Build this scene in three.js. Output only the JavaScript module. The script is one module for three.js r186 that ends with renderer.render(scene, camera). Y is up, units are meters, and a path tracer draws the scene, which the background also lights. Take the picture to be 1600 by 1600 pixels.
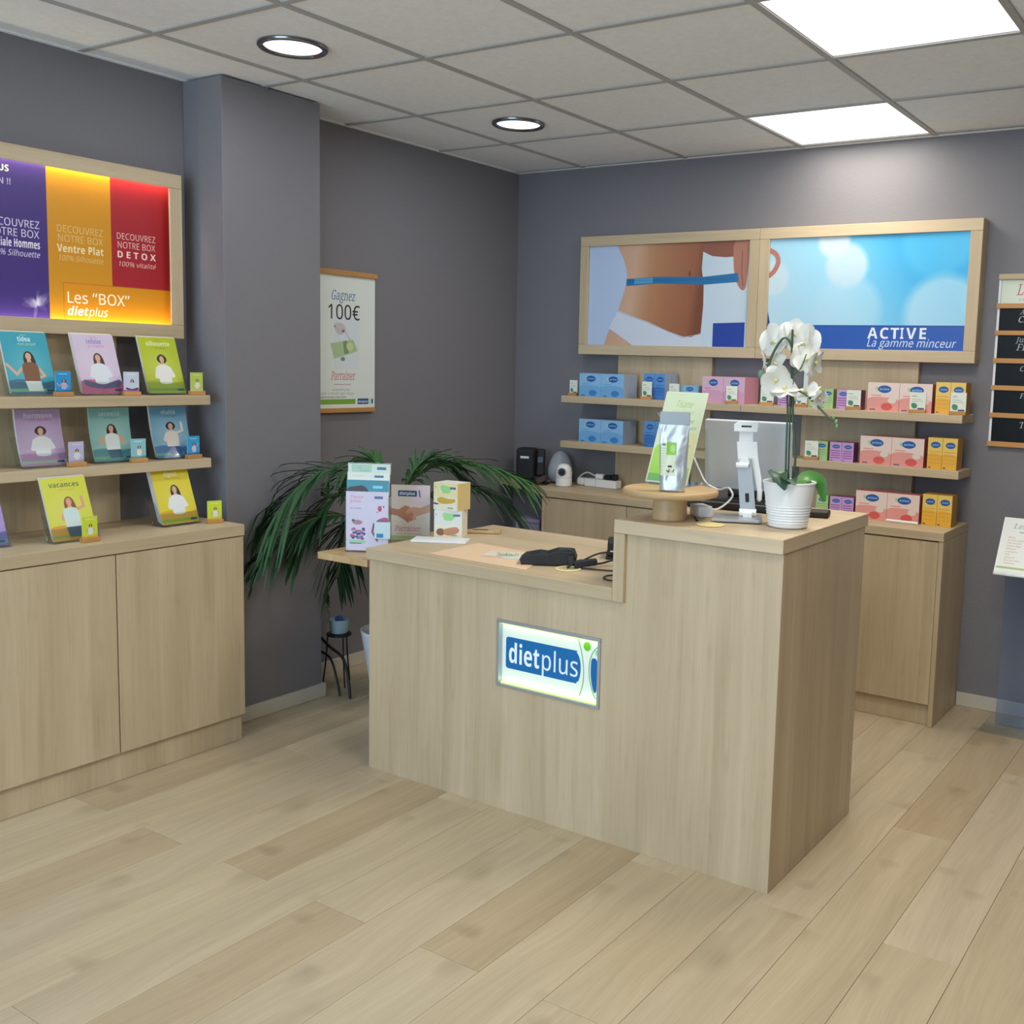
import * as THREE from 'three';
import { RoundedBoxGeometry } from 'three/addons/geometries/RoundedBoxGeometry.js';
import { mergeGeometries } from 'three/addons/utils/BufferGeometryUtils.js';
import { RectAreaLightUniformsLib } from 'three/addons/lights/RectAreaLightUniformsLib.js';
RectAreaLightUniformsLib.init();

// ------------------------------------------------------------------ camera, sky, daylight, exposure
// x runs along the back wall, z from the back wall towards the shop window, y up; the room corner is the origin
const scene = new THREE.Scene();
const camera = new THREE.PerspectiveCamera(2 * Math.atan(845.01 / 1625.38) * 180 / Math.PI, 1922.38 / 1690.02, 0.05, 60);
camera.position.set(3.5411, 1.4354, 4.5552);
camera.rotation.set(-0.1138, 0.5627, 0.0295, 'YXZ');
camera.setViewOffset(1922.38, 1690.02, 0, 90.02, 1600, 1600);
camera.updateProjectionMatrix();
const renderer = new THREE.WebGLRenderer({ antialias: true });
renderer.toneMapping = THREE.LinearToneMapping;
renderer.toneMappingExposure = 1.0;
renderer.shadowMap.enabled = true;
scene.background = new THREE.Color().setRGB(0.62, 0.8, 1.0);
scene.backgroundIntensity = 1.6;
const PANELS = [[2.53, 1.55], [1.93, 0.35], [3.13, 2.75], [3.13, 4.55]], SPOTS = [[0.73, 2.15], [0.73, 0.95], [0.73, 3.35], [0.73, 4.55]];   // lamp centres in the ceiling (x, z)
const PANEL_LIGHT = [26, 11, 22, 22], DOWN_LIGHT = 44, DAYLIGHT = 4.6;
const daylight = new THREE.RectAreaLight(new THREE.Color().setRGB(0.57, 0.78, 1.0), DAYLIGHT, 2.9, 1.9);   // the sky through the shop window
daylight.position.set(1.75, 1.3, 6.36); daylight.lookAt(1.75, 1.1, 0); daylight.name = 'window_daylight';
scene.add(daylight);

// ------------------------------------------------------------------ helpers
const H = 2.435;
let seedState = 20240607;
function rnd() { seedState |= 0; seedState = (seedState + 0x6D2B79F5) | 0; let t = Math.imul(seedState ^ (seedState >>> 15), 1 | seedState); t = (t + Math.imul(t ^ (t >>> 7), 61 | t)) ^ t; return ((t ^ (t >>> 14)) >>> 0) / 4294967296; }
const taken = new Map();
function numbered(n) { const k = taken.get(n) || 0; taken.set(n, k + 1); return k ? n + '_' + String(k).padStart(3, '0') : n; }
function sh(m) { m.castShadow = true; m.receiveShadow = true; return m; }
function part(name, geo, mat, parent, pos, rot) {
  const m = sh(new THREE.Mesh(geo, mat)); m.name = name;
  if (pos) m.position.set(...pos);
  if (rot) m.rotation.set(...rot);
  parent.add(m); return m;
}
function tag(o, label, category, group) { o.userData.label = label; o.userData.category = category; if (group) o.userData.group = group; return o; }
function thing(name, label, category, pos = [0, 0, 0], turn = 0, group) {
  const g = new THREE.Group(); g.name = numbered(name); g.position.set(...pos); g.rotation.y = turn; scene.add(g); return tag(g, label, category, group);
}
function solo(name, geo, mat, label, category, pos, rot, group) { const m = part(numbered(name), geo, mat, scene, pos, rot); return tag(m, label, category, group); }
function struct(name, pos = [0, 0, 0]) { const g = new THREE.Group(); g.name = name; g.position.set(...pos); g.userData.kind = 'structure'; scene.add(g); return g; }
function structMesh(name, geo, mat, pos) { const m = part(name, geo, mat, scene, pos); m.userData.kind = 'structure'; return m; }
// a box from its corner coordinates, edges slightly rounded, centred geometry returned with its centre
function span(x0, x1, y0, y1, z0, z1, r = 0.0015) {
  const w = x1 - x0, h = y1 - y0, d = z1 - z0, rr = Math.min(r, w / 3, h / 3, d / 3);
  const g = rr > 0 ? new RoundedBoxGeometry(w, h, d, 1, rr) : new THREE.BoxGeometry(w, h, d);
  g.translate((x0 + x1) / 2, (y0 + y1) / 2, (z0 + z1) / 2); return g;
}
// uv in metres, the v axis along the grain
function grain(geo, axis = 'y', ou = rnd() * 3, ov = rnd() * 3) {
  const p = geo.attributes.position, n = geo.attributes.normal, uv = new Float32Array(p.count * 2), gi = 'xyz'.indexOf(axis);
  for (let i = 0; i < p.count; i++) {
    const N = [n.getX(i), n.getY(i), n.getZ(i)].map(Math.abs), P = [p.getX(i), p.getY(i), p.getZ(i)];
    let k = N.indexOf(Math.max(...N)), o = [0, 1, 2].filter((a) => a !== k), u, v;
    if (o.includes(gi)) { v = P[gi]; u = P[o.find((a) => a !== gi)]; } else { u = P[o[0]]; v = P[o[1]]; }
    uv[2 * i] = u + ou; uv[2 * i + 1] = v + ov;
  }
  geo.setAttribute('uv', new THREE.BufferAttribute(uv, 2)); return geo;
}
const wspan = (x0, x1, y0, y1, z0, z1, axis = 'y', r) => grain(span(x0, x1, y0, y1, z0, z1, r), axis);
const tube = (pts, r, seg = 24, rad = 8) => new THREE.TubeGeometry(new THREE.CatmullRomCurve3(pts.map((p) => new THREE.Vector3(...p))), seg, r, rad);
const lathe = (pts, seg = 48) => new THREE.LatheGeometry(pts.map((p) => new THREE.Vector2(...p)), seg);

// periodic value noise
function hash(x, y, s) { let h = Math.imul(x, 374761393) ^ Math.imul(y, 668265263) ^ Math.imul(s, 1274126177); h = Math.imul(h ^ (h >>> 13), 1274126177); return ((h ^ (h >>> 16)) >>> 0) / 4294967296; }
function pn(x, y, px, py, s) {
  const ix = Math.floor(x), iy = Math.floor(y), fx = x - ix, fy = y - iy, a = fx * fx * (3 - 2 * fx), b = fy * fy * (3 - 2 * fy);
  const m = (v, p) => ((v % p) + p) % p, x0 = m(ix, px), x1 = m(ix + 1, px), y0 = m(iy, py), y1 = m(iy + 1, py);
  return (hash(x0, y0, s) * (1 - a) + hash(x1, y0, s) * a) * (1 - b) + (hash(x0, y1, s) * (1 - a) + hash(x1, y1, s) * a) * b;
}
function dataTex(w, h, fn, srgb, rep) {
  const d = new Uint8Array(w * h * 4);
  for (let y = 0; y < h; y++) for (let x = 0; x < w; x++) { const c = fn(x / w, y / h), i = (y * w + x) * 4; d[i] = c[0]; d[i + 1] = c[1]; d[i + 2] = c[2]; d[i + 3] = 255; }
  const t = new THREE.DataTexture(d, w, h); t.magFilter = t.minFilter = THREE.LinearFilter; t.wrapS = t.wrapT = THREE.RepeatWrapping;
  if (srgb) t.colorSpace = THREE.SRGBColorSpace;
  if (rep) t.repeat.set(1 / rep[0], 1 / rep[1]);
  t.needsUpdate = true; return t;
}
function canvasTex(w, h, draw) {
  const c = document.createElement('canvas'); c.width = w; c.height = h; const x = c.getContext('2d'); draw(x, w, h);
  const t = new THREE.CanvasTexture(c); t.colorSpace = THREE.SRGBColorSpace; return t;
}
const std = (o) => new THREE.MeshStandardMaterial(o);
const phys = (o) => new THREE.MeshPhysicalMaterial(o);

// ------------------------------------------------------------------ materials
const clampB = (v) => Math.max(0, Math.min(255, v));
const oakMap = dataTex(768, 1024, (u, v) => {      // pale oak laminate: broad and fine stripes along v
  const wob = (pn(u * 4, v * 3, 4, 3, 5) - 0.5) * 0.02;
  const b = pn((u + wob) * 15, v * 2, 15, 2, 1), m = pn((u + wob) * 52, v * 3, 52, 3, 2), f = pn((u + wob) * 240, v * 12, 240, 12, 3), g = pn((u + wob) * 120, v * 26, 120, 26, 4), k = pn((u + wob) * 34, v * 5, 34, 5, 6);
  const t = (b - 0.5) * 17 + (m - 0.5) * 9 + (f - 0.5) * 7 - Math.max(0, g - 0.74) * 26 - Math.max(0, k - 0.72) * 34;
  return [clampB(200 + t), clampB(180 + t * 1.02), clampB(148 + t * 1.08)];
}, true, [1, 2]);
const oak = std({ map: oakMap, roughness: 0.5 });
const oakFloorMap = dataTex(768, 2048, (u, v) => {
  const wob = (pn(u * 3, v * 5, 3, 5, 15) - 0.5) * 0.06 + (pn(u * 6, v * 12, 6, 12, 25) - 0.5) * 0.03;
  const b = pn((u + wob) * 14, v * 3, 14, 3, 11), m = pn((u + wob) * 46, v * 8, 46, 8, 12), f = pn((u + wob) * 170, v * 30, 170, 30, 13), k = pn(u * 9, v * 26, 9, 26, 14);
  const ring = Math.sin((u + wob * 2.2) * 150) * 3;
  const t = (b - 0.5) * 16 + (m - 0.5) * 8 + (f - 0.5) * 9 + ring * 0.3 + (k > 0.84 ? -(k - 0.84) * 150 * (0.4 + f) : 0);
  return [clampB(200 + t), clampB(184 + t), clampB(157 + t)];
}, true, [0.75, 2.6]);
const plankMats = ['#f3f1ec', '#f8f6f2', '#f5f2ea', '#eae3d8', '#f8f6f3', '#ece5db'].map((c) => std({ map: oakFloorMap, color: c, roughness: 0.42 }));
const bamboo = std({ map: oakMap, color: '#ffcf92', roughness: 0.55 });
const beech = std({ map: oakMap, color: '#fff0d8', roughness: 0.45 });
const paintBump = dataTex(512, 512, (u, v) => { const n = pn(u * 128, v * 128, 128, 128, 31) * 0.6 + pn(u * 256, v * 256, 256, 256, 32) * 0.4; const c = clampB(n * 255); return [c, c, c]; }, false, [0.5, 0.5]);
const wallPaint = std({ color: '#7d7b80', roughness: 0.62, bumpMap: paintBump, bumpScale: 0.0006 });
const outerPaint = std({ color: '#d8d5cf', roughness: 0.8 });
const skirting = std({ color: '#c9c3b4', roughness: 0.5 });
const tileMap = dataTex(512, 512, (u, v) => { const t = (pn(u * 160, v * 160, 160, 160, 41) - 0.5) * 9 + (pn(u * 30, v * 30, 30, 30, 42) - 0.5) * 5; return [clampB(245 + t), clampB(247 + t), clampB(249 + t)]; }, true, [0.6, 0.6]);
const tileMat = std({ map: tileMap, roughness: 0.95 });
const railMat = std({ color: '#b4b4b2', roughness: 0.6 });
const white = std({ color: '#eceef0', roughness: 0.4 });
const glossWhite = std({ color: '#f1f3f4', roughness: 0.22 });
const paper = std({ color: '#eeeee9', roughness: 0.8 });
const black = std({ color: '#17171a', roughness: 0.45 });
const softBlack = std({ color: '#232327', roughness: 0.65 });
const alu = std({ color: '#b9bfc6', roughness: 0.38, metalness: 0.75 });
const silver = std({ color: '#b4b8bc', roughness: 0.35, metalness: 0.6 });
const chrome = std({ color: '#8d9097', roughness: 0.2, metalness: 1 });
const acrylic = phys({ color: '#f4f8f8', transmission: 1, thickness: 0, roughness: 0.04, ior: 1.49 });
const glass = phys({ color: '#f2f8f7', transmission: 1, thickness: 0, roughness: 0.01, ior: 1.5 });
const concrete = std({ color: '#9b9993', roughness: 0.9 });
const print = (tex, rough = 0.5) => std({ map: tex, roughness: rough });

// ------------------------------------------------------------------ the room
const RX = 4.9, RZ = 6.4;
{ // floor: planks run along z, 0.1875 m wide
  const floor = struct('floor');
  part('subfloor', span(-0.12, RX + 0.12, -0.15, -0.009, -0.12, RZ + 0.12, 0), concrete, floor);
  const PW = 0.1875, PL = 1.37;
  const geos = [0, 1, 2, 3, 4, 5, 6, 7].map(() => grain(new RoundedBoxGeometry(PW - 0.0008, 0.009, PL - 0.0008, 1, 0.0011), 'z'));
  const DARK = new Set(['-5:2', '-1:2', '-7:3', '-3:3', '4:2', '-9:2', '3:1', '6:3', '0:1', '9:4', '7:5', '2:5']);   // the darker boards of the lot
  let k = 0;
  for (let i = -11; i < 16; i++) {
    const x0 = 2.065 + i * PW, x1 = x0 + PW;
    if (x1 < 0.005 || x0 > RX) continue;
    const start = (i % 2 ? 2.755 : 0.7) - 3 * PL;
    for (let j = 0; j < 10; j++) {
      const z0 = start + j * PL, z1 = z0 + PL;
      if (z1 < 0 || z0 > RZ) continue;
      const a = Math.max(z0, 0), b = Math.min(z1, RZ), xa = Math.max(x0, 0), xb = Math.min(x1, RX);
      const full = a === z0 && b === z1 && xa === x0 && xb === x1;
      const g = full ? geos[k % 8] : grain(new RoundedBoxGeometry(xb - xa - 0.0008, 0.009, b - a - 0.0008, 1, 0.0011), 'z');
      part('plank', g, plankMats[DARK.has(i + ':' + j) ? 3 + 2 * (k % 2) : [0, 1, 2, 4][Math.floor(rnd() * 4)]], floor, [(xa + xb) / 2, -0.0045, (a + b) / 2]); k++;
    }
  }
}
{ // suspended ceiling: 0.6 m tiles in a grid
  const ceil = struct('ceiling');
  part('ceiling_slab', span(-0.12, RX + 0.12, H + 0.1, H + 0.2, -0.12, RZ + 0.12, 0), concrete, ceil);
  const xs = [0], zs = [0];
  for (let x = 0.43; x < RX - 0.02; x += 0.6) xs.push(x);
  xs.push(RX);
  for (let z = 0.05; z < RZ - 0.02; z += 0.6) zs.push(z);
  zs.push(RZ);
  const isPanel = (x, z) => PANELS.some(([px, pz]) => Math.abs(px - x) < 0.3 && Math.abs(pz - z) < 0.3);
  const full = grain(new RoundedBoxGeometry(0.598, 0.015, 0.598, 1, 0.001), 'z', 0, 0);
  for (let i = 0; i < xs.length - 1; i++) for (let j = 0; j < zs.length - 1; j++) {
    const w = xs[i + 1] - xs[i], d = zs[j + 1] - zs[j], cx = (xs[i] + xs[i + 1]) / 2, cz = (zs[j] + zs[j + 1]) / 2;
    if (isPanel(cx, cz)) continue;
    const g = Math.abs(w - 0.6) < 0.001 && Math.abs(d - 0.6) < 0.001 ? full : grain(new RoundedBoxGeometry(w - 0.002, 0.015, d - 0.002, 1, 0.001), 'z', 0, 0);
    part('ceiling_tile', g, tileMat, ceil, [cx, H + 0.0105, cz]);
  }
  for (let i = 1; i < xs.length - 1; i++) part('grid_rail', span(xs[i] - 0.012, xs[i] + 0.012, H - 0.002, H + 0.0028, 0.022, RZ - 0.022, 0.0008), railMat, ceil);
  for (let j = 1; j < zs.length - 1; j++) for (let i = 0; i < xs.length - 1; i++)
    part('grid_rail', span(xs[i] + (i ? 0.0125 : 0.022), xs[i + 1] - (i < xs.length - 2 ? 0.0125 : 0.022), H - 0.002, H + 0.0028, zs[j] - 0.012, zs[j] + 0.012, 0.0008), railMat, ceil);
  part('wall_angle', span(0, RX, H - 0.002, H + 0.0028, 0.0005, 0.0215, 0.0008), tileMat, ceil);
  part('wall_angle', span(0, RX, H - 0.002, H + 0.0028, RZ - 0.0215, RZ, 0.0008), tileMat, ceil);
  part('wall_angle', span(0.0005, 0.0215, H - 0.002, H + 0.0028, 0.022, RZ - 0.022, 0.0008), tileMat, ceil);
  part('wall_angle', span(RX - 0.0215, RX, H - 0.002, H + 0.0028, 0.022, RZ - 0.022, 0.0008), tileMat, ceil);
}
structMesh('wall_left', grain(span(-0.12, 0, -0.15, H + 0.1, -0.12, RZ + 0.12, 0), 'y', 0, 0), wallPaint);
structMesh('wall_back', grain(span(0, RX, -0.15, H + 0.1, -0.12, 0, 0), 'y', 0, 0), wallPaint);
structMesh('wall_right', grain(span(RX, RX + 0.12, -0.15, H + 0.1, -0.12, RZ + 0.12, 0), 'y', 0, 0), wallPaint);
{ // shop front behind the camera: glazing and a glass door
  const front = struct('wall_front');
  const f = (a, b, c, d) => part('wall_panel', span(a, b, c, d, RZ, RZ + 0.12, 0), outerPaint, front);
  f(0, 0.3, -0.15, H + 0.1); f(0.3, 3.2, -0.15, 0.35); f(0.3, 3.2, 2.25, H + 0.1); f(3.2, 3.5, -0.15, H + 0.1); f(3.5, 4.5, 2.2, H + 0.1); f(3.5, 4.5, -0.15, -0.005); f(4.5, RX, -0.15, H + 0.1);
  const win = struct('window_1'), bar = (a, b, c, d) => part('window_frame', span(a, b, c, d, RZ + 0.03, RZ + 0.09), softBlack, win);
  bar(0.3, 0.36, 0.35, 2.25); bar(3.14, 3.2, 0.35, 2.25); bar(0.36, 3.14, 0.35, 0.41); bar(0.36, 3.14, 2.19, 2.25); bar(1.72, 1.78, 0.41, 2.19);
  part('pane', span(0.36, 1.72, 0.41, 2.19, RZ + 0.055, RZ + 0.061, 0), glass, win); part('pane', span(1.78, 3.14, 0.41, 2.19, RZ + 0.055, RZ + 0.061, 0), glass, win);
  const door = struct('door_1'), db = (a, b, c, d) => part('door_frame', span(a, b, c, d, RZ + 0.03, RZ + 0.09), softBlack, door);
  db(3.5, 3.57, 0, 2.2); db(4.43, 4.5, 0, 2.2); db(3.57, 4.43, 0, 0.12); db(3.57, 4.43, 2.13, 2.2);
  part('pane', span(3.57, 4.43, 0.12, 2.13, RZ + 0.055, RZ + 0.061, 0), glass, door);
  part('door_handle', tube([[3.62, 0.9, RZ + 0.03], [3.62, 0.9, RZ - 0.02], [3.62, 1.2, RZ - 0.02], [3.62, 1.2, RZ + 0.03]], 0.012), alu, door);
  structMesh('pavement', span(-6, 11, -0.25, -0.16, RZ + 0.13, RZ + 9, 0), concrete);
}
structMesh('wall_column', grain(span(0, 0.2248, 0, H - 0.0025, 1.583, 2.044, 0.003), 'y', 0, 0), wallPaint);
structMesh('baseboard_left', span(0.0005, 0.013, 0.0005, 0.06, 0.014, 1.57, 0.002), skirting);
structMesh('baseboard_back', span(2.468, RX - 0.001, 0.0005, 0.06, 0.0005, 0.013, 0.002), skirting);
structMesh('baseboard_right', span(RX - 0.013, RX - 0.0005, 0.0005, 0.06, 0.014, RZ - 0.001, 0.002), skirting);
{
  const b = struct('baseboard_column');
  part('skirting_board', span(0.2252, 0.239, 0.0005, 0.058, 1.5705, 2.044, 0.002), skirting, b);
  part('skirting_board', span(0.0135, 0.2248, 0.0005, 0.058, 1.5705, 1.5826, 0.002), skirting, b);
}

// ------------------------------------------------------------------ ceiling lamps

{
  const glow = std({ color: '#ffffff', emissive: '#fffdf6', emissiveIntensity: 1.6, roughness: 0.6 });
  const cool = std({ color: '#ffffff', emissive: '#f1f5ff', emissiveIntensity: 1.6, roughness: 0.6 });
  const warmLight = new THREE.Color().setRGB(1.0, 0.92, 0.79), coolLight = new THREE.Color().setRGB(0.88, 0.93, 1.0);
  const pl = ['large square ceiling light panel cut by the top edge of the photo', 'square ceiling light panel next to the back wall above the framed posters', 'square ceiling light panel in front of the counter', 'square ceiling light panel near the shop door'];
  PANELS.forEach(([x, z], i) => {
    const t = thing('ceiling_light_panel', pl[i], 'ceiling light', [x, H, z], 0, 'square ceiling light panels');
    part('light_diffuser', new RoundedBoxGeometry(0.57, 0.006, 0.57, 1, 0.002), glow, t, [0, 0.006, 0]);
    for (const [a, b, c, d] of [[-0.298, 0.298, -0.298, -0.2855], [-0.298, 0.298, 0.2855, 0.298], [-0.298, -0.2855, -0.2855, 0.2855], [0.2855, 0.298, -0.2855, 0.2855]]) part('frame', span(a, b, 0.0032, 0.018, c, d, 0.001), white, t);
    const l = new THREE.RectAreaLight(warmLight, PANEL_LIGHT[i], 0.44, 0.44); l.rotation.x = -Math.PI / 2; l.position.y = -0.004; l.name = 'panel_lamp'; t.add(l);
  });
  const dl = ['round ceiling downlight nearest the wall pillar', 'round ceiling downlight nearest the back corner of the room', 'round ceiling downlight above the leaflet cabinet front', 'round ceiling downlight near the shop window'];
  SPOTS.forEach(([x, z], i) => {
    const t = thing('ceiling_downlight', dl[i], 'ceiling light', [x, H, z], 0, 'round ceiling downlights');
    part('trim_ring', lathe([[0.112, 0.0025], [0.1125, -0.006], [0.106, -0.011], [0.096, -0.009], [0.0915, -0.002], [0.0915, 0.0025], [0.112, 0.0025]], 56), chrome, t);
    part('light_diffuser', new THREE.CylinderGeometry(0.0905, 0.0905, 0.004, 48), cool, t, [0, -0.0005, 0]);
    const l = new THREE.RectAreaLight(coolLight, DOWN_LIGHT, 0.155, 0.155); l.rotation.x = -Math.PI / 2; l.position.y = -0.012; l.name = 'downlight_lamp'; t.add(l);
  });
}

// ------------------------------------------------------------------ fixed furniture on the back wall and the left wall
const BT = 0.805, LT = 0.816;            // cabinet tops
const BS = [1.27, 1.04], LS = [1.278, 1.046];   // shelf tops
for (const [x0, x1, label] of [[0.476, 1.4705, 'low oak cabinet against the back wall behind the counter'], [1.4715, 2.466, 'low oak cabinet with exposed right side, under the pink and yellow boxes']]) {
  const t = thing('base_cabinet', label, 'cabinet', [x0, 0, 0.001], 0, 'oak base cabinets'), w = x1 - x0;
  part('side_panel', wspan(0, 0.019, 0.0005, BT - 0.0365, 0, 0.378), oak, t);
  part('side_panel', wspan(w - 0.019, w, 0.0005, BT - 0.0365, 0, 0.378), oak, t);
  part('back_panel', wspan(0.02, w - 0.02, 0.09, BT - 0.037, 0, 0.012), oak, t);
  part('bottom_panel', wspan(0.02, w - 0.02, 0.09, 0.108, 0.0125, 0.355, 'x'), oak, t);
  part('plinth', wspan(0.02, w - 0.02, 0.0005, 0.088, 0.34, 0.358, 'y'), oak, t);
  for (const k of [0, 1]) part('door', wspan(k ? w / 2 + 0.0015 : 0.0205, k ? w - 0.0205 : w / 2 - 0.0015, 0.091, BT - 0.041, 0.359, 0.377, 'y'), oak, t);
}
solo('worktop', wspan(0.474, 2.467, BT - 0.036, BT, 0.001, 0.384, 'x', 0.002), oak, 'long oak worktop over the back wall cabinets', 'worktop');
{
  const t = thing('base_cabinet', 'low oak cabinet with flat doors under the leaflet shelves', 'cabinet', [0.001, 0, 2.105], 0, 'oak base cabinets');
  part('side_panel', wspan(0, 0.376, 0.0005, LT - 0.0415, 0, 0.019), oak, t);
  part('side_panel', wspan(0, 0.376, 0.0005, LT - 0.0415, 0.981, 1.0), oak, t);
  part('back_panel', wspan(0, 0.012, 0.103, LT - 0.042, 0.02, 0.98), oak, t);
  part('bottom_panel', wspan(0.0125, 0.37, 0.103, 0.121, 0.02, 0.98, 'z'), oak, t);
  part('plinth', wspan(0.358, 0.376, 0.0005, 0.101, 0.02, 0.98, 'y'), oak, t);
  for (const k of [0, 1]) part('door', wspan(0.3775, 0.397, 0.103, LT - 0.0445, k ? 0.4985 : 0.0005, k ? 0.9995 : 0.4945, 'y'), oak, t);
  solo('worktop', wspan(0.001, 0.4, LT - 0.041, LT, 2.102, 3.107, 'z', 0.002), oak, 'oak top of the leaflet cabinet on the left wall', 'worktop');
}
for (const [a, b, l] of [[0.683, 1.221, 'upright oak backing board behind the blue boxes'], [1.695, 2.222, 'upright oak backing board behind the pink and green boxes']])
  solo('backing_board', wspan(a, b, BT + 0.0005, 1.481, 0.001, 0.03), oak, l, 'backing board', undefined, undefined, 'upright backing boards');
solo('backing_board', wspan(0.001, 0.03, LT + 0.0005, 1.481, 2.35, 2.865), oak, 'upright oak backing board behind the magazine leaflets on the left wall', 'backing board', undefined, undefined, 'upright backing boards');
for (const [x0, x1, side] of [[0.467, 1.4715, 'blue boxes side'], [1.4735, 2.467, 'pink and yellow boxes side']]) BS.forEach((y, i) =>
  solo('wall_shelf', wspan(x0, x1, y - 0.034, y, 0.0305, 0.22, 'x', 0.002), oak, `${i ? 'lower' : 'upper'} oak wall shelf on the back wall, ${side}`, 'shelf', undefined, undefined, 'oak wall shelves'));
LS.forEach((y, i) => solo('wall_shelf', wspan(0.0305, 0.22, y - 0.035, y, 2.105, 3.105, 'z', 0.002), oak, `${i ? 'lower' : 'upper'} oak shelf of leaflets on the left wall`, 'shelf', undefined, undefined, 'oak wall shelves'));
{ // angled corner ledge joining the cabinet to the left wall
  const s = new THREE.Shape([[0.002, -0.002], [0.473, -0.002], [0.473, -0.38], [0.4, -0.335], [0.002, -0.115]].map((p) => new THREE.Vector2(...p)));
  const g = new THREE.ExtrudeGeometry(s, { depth: 0.03, bevelEnabled: false }); g.rotateX(-Math.PI / 2); g.translate(0, BT - 0.032, 0); grain(g, 'x');
  solo('corner_ledge', g, oak, 'angled oak ledge filling the back corner beside the cabinet', 'ledge');
}

// ------------------------------------------------------------------ framed posters
function frameBars(t, w, h, d, bar, lip, mat, gr) {       // local: width x, height y, depth z (wall at 0); hollow box behind a front lip
  const q = bar, f = d - lip;
  const mk = (a, b, c, e, ax) => part('frame_bar', wspan(a, b, c, e, f, d, ax, 0.002), mat, t);
  mk(-w / 2, w / 2, h / 2 - q, h / 2, 'x'); mk(-w / 2, w / 2, -h / 2, -h / 2 + q, 'x'); mk(-w / 2, -w / 2 + q, -h / 2 + q + 0.0003, h / 2 - q - 0.0003, 'y'); mk(w / 2 - q, w / 2, -h / 2 + q + 0.0003, h / 2 - q - 0.0003, 'y');
  const s = 0.015, sd = (a, b, c, e, ax) => part('frame_side', wspan(a, b, c, e, 0, f - 0.0003, ax, 0.001), mat, t);
  sd(-w / 2, w / 2, h / 2 - s, h / 2, 'x'); sd(-w / 2, w / 2, -h / 2, -h / 2 + s, 'x'); sd(-w / 2, -w / 2 + s, -h / 2 + s, h / 2 - s, 'y'); sd(w / 2 - s, w / 2, -h / 2 + s, h / 2 - s, 'y');
}
const F = (px, w = '', fam = 'sans-serif') => `${w} ${px}px ${fam}`;
function txt(x, s, px, py, size, color, o = {}) { x.save(); x.font = F(size, o.w || '', o.f); x.fillStyle = color; x.textAlign = o.a || 'left'; x.textBaseline = 'middle'; if (o.fit) { const m = x.measureText(s).width; x.translate(px, py); x.scale(o.fit / m, 1); x.fillText(s, 0, 0); } else x.fillText(s, px, py); x.restore(); }
function rr(x, a, b, w, h, r, c) { x.fillStyle = c; x.beginPath(); x.moveTo(a + r, b); x.arcTo(a + w, b, a + w, b + h, r); x.arcTo(a + w, b + h, a, b + h, r); x.arcTo(a, b + h, a, b, r); x.arcTo(a, b, a + w, b, r); x.closePath(); x.fill(); }
function ell(x, cx, cy, a, b, c, rot = 0) { x.fillStyle = c; x.beginPath(); x.ellipse(cx, cy, a, b, rot, 0, 7); x.fill(); }
function poly(x, pts, c) { x.fillStyle = c; x.beginPath(); pts.forEach((p, i) => (i ? x.lineTo(...p) : x.moveTo(...p))); x.closePath(); x.fill(); }
function blob(x, pts, c) { x.fillStyle = c; x.beginPath(); const n = pts.length; for (let i = 0; i <= n; i++) { const p = pts[i % n], q = pts[(i + 1) % n], m = [(p[0] + q[0]) / 2, (p[1] + q[1]) / 2]; i ? x.quadraticCurveTo(p[0], p[1], ...m) : x.moveTo(...m); } x.closePath(); x.fill(); }
function stroke(x, pts, w, c) { x.strokeStyle = c; x.lineWidth = w; x.lineCap = 'round'; x.lineJoin = 'round'; x.beginPath(); pts.forEach((p, i) => (i ? x.lineTo(...p) : x.moveTo(...p))); x.stroke(); }

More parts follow.
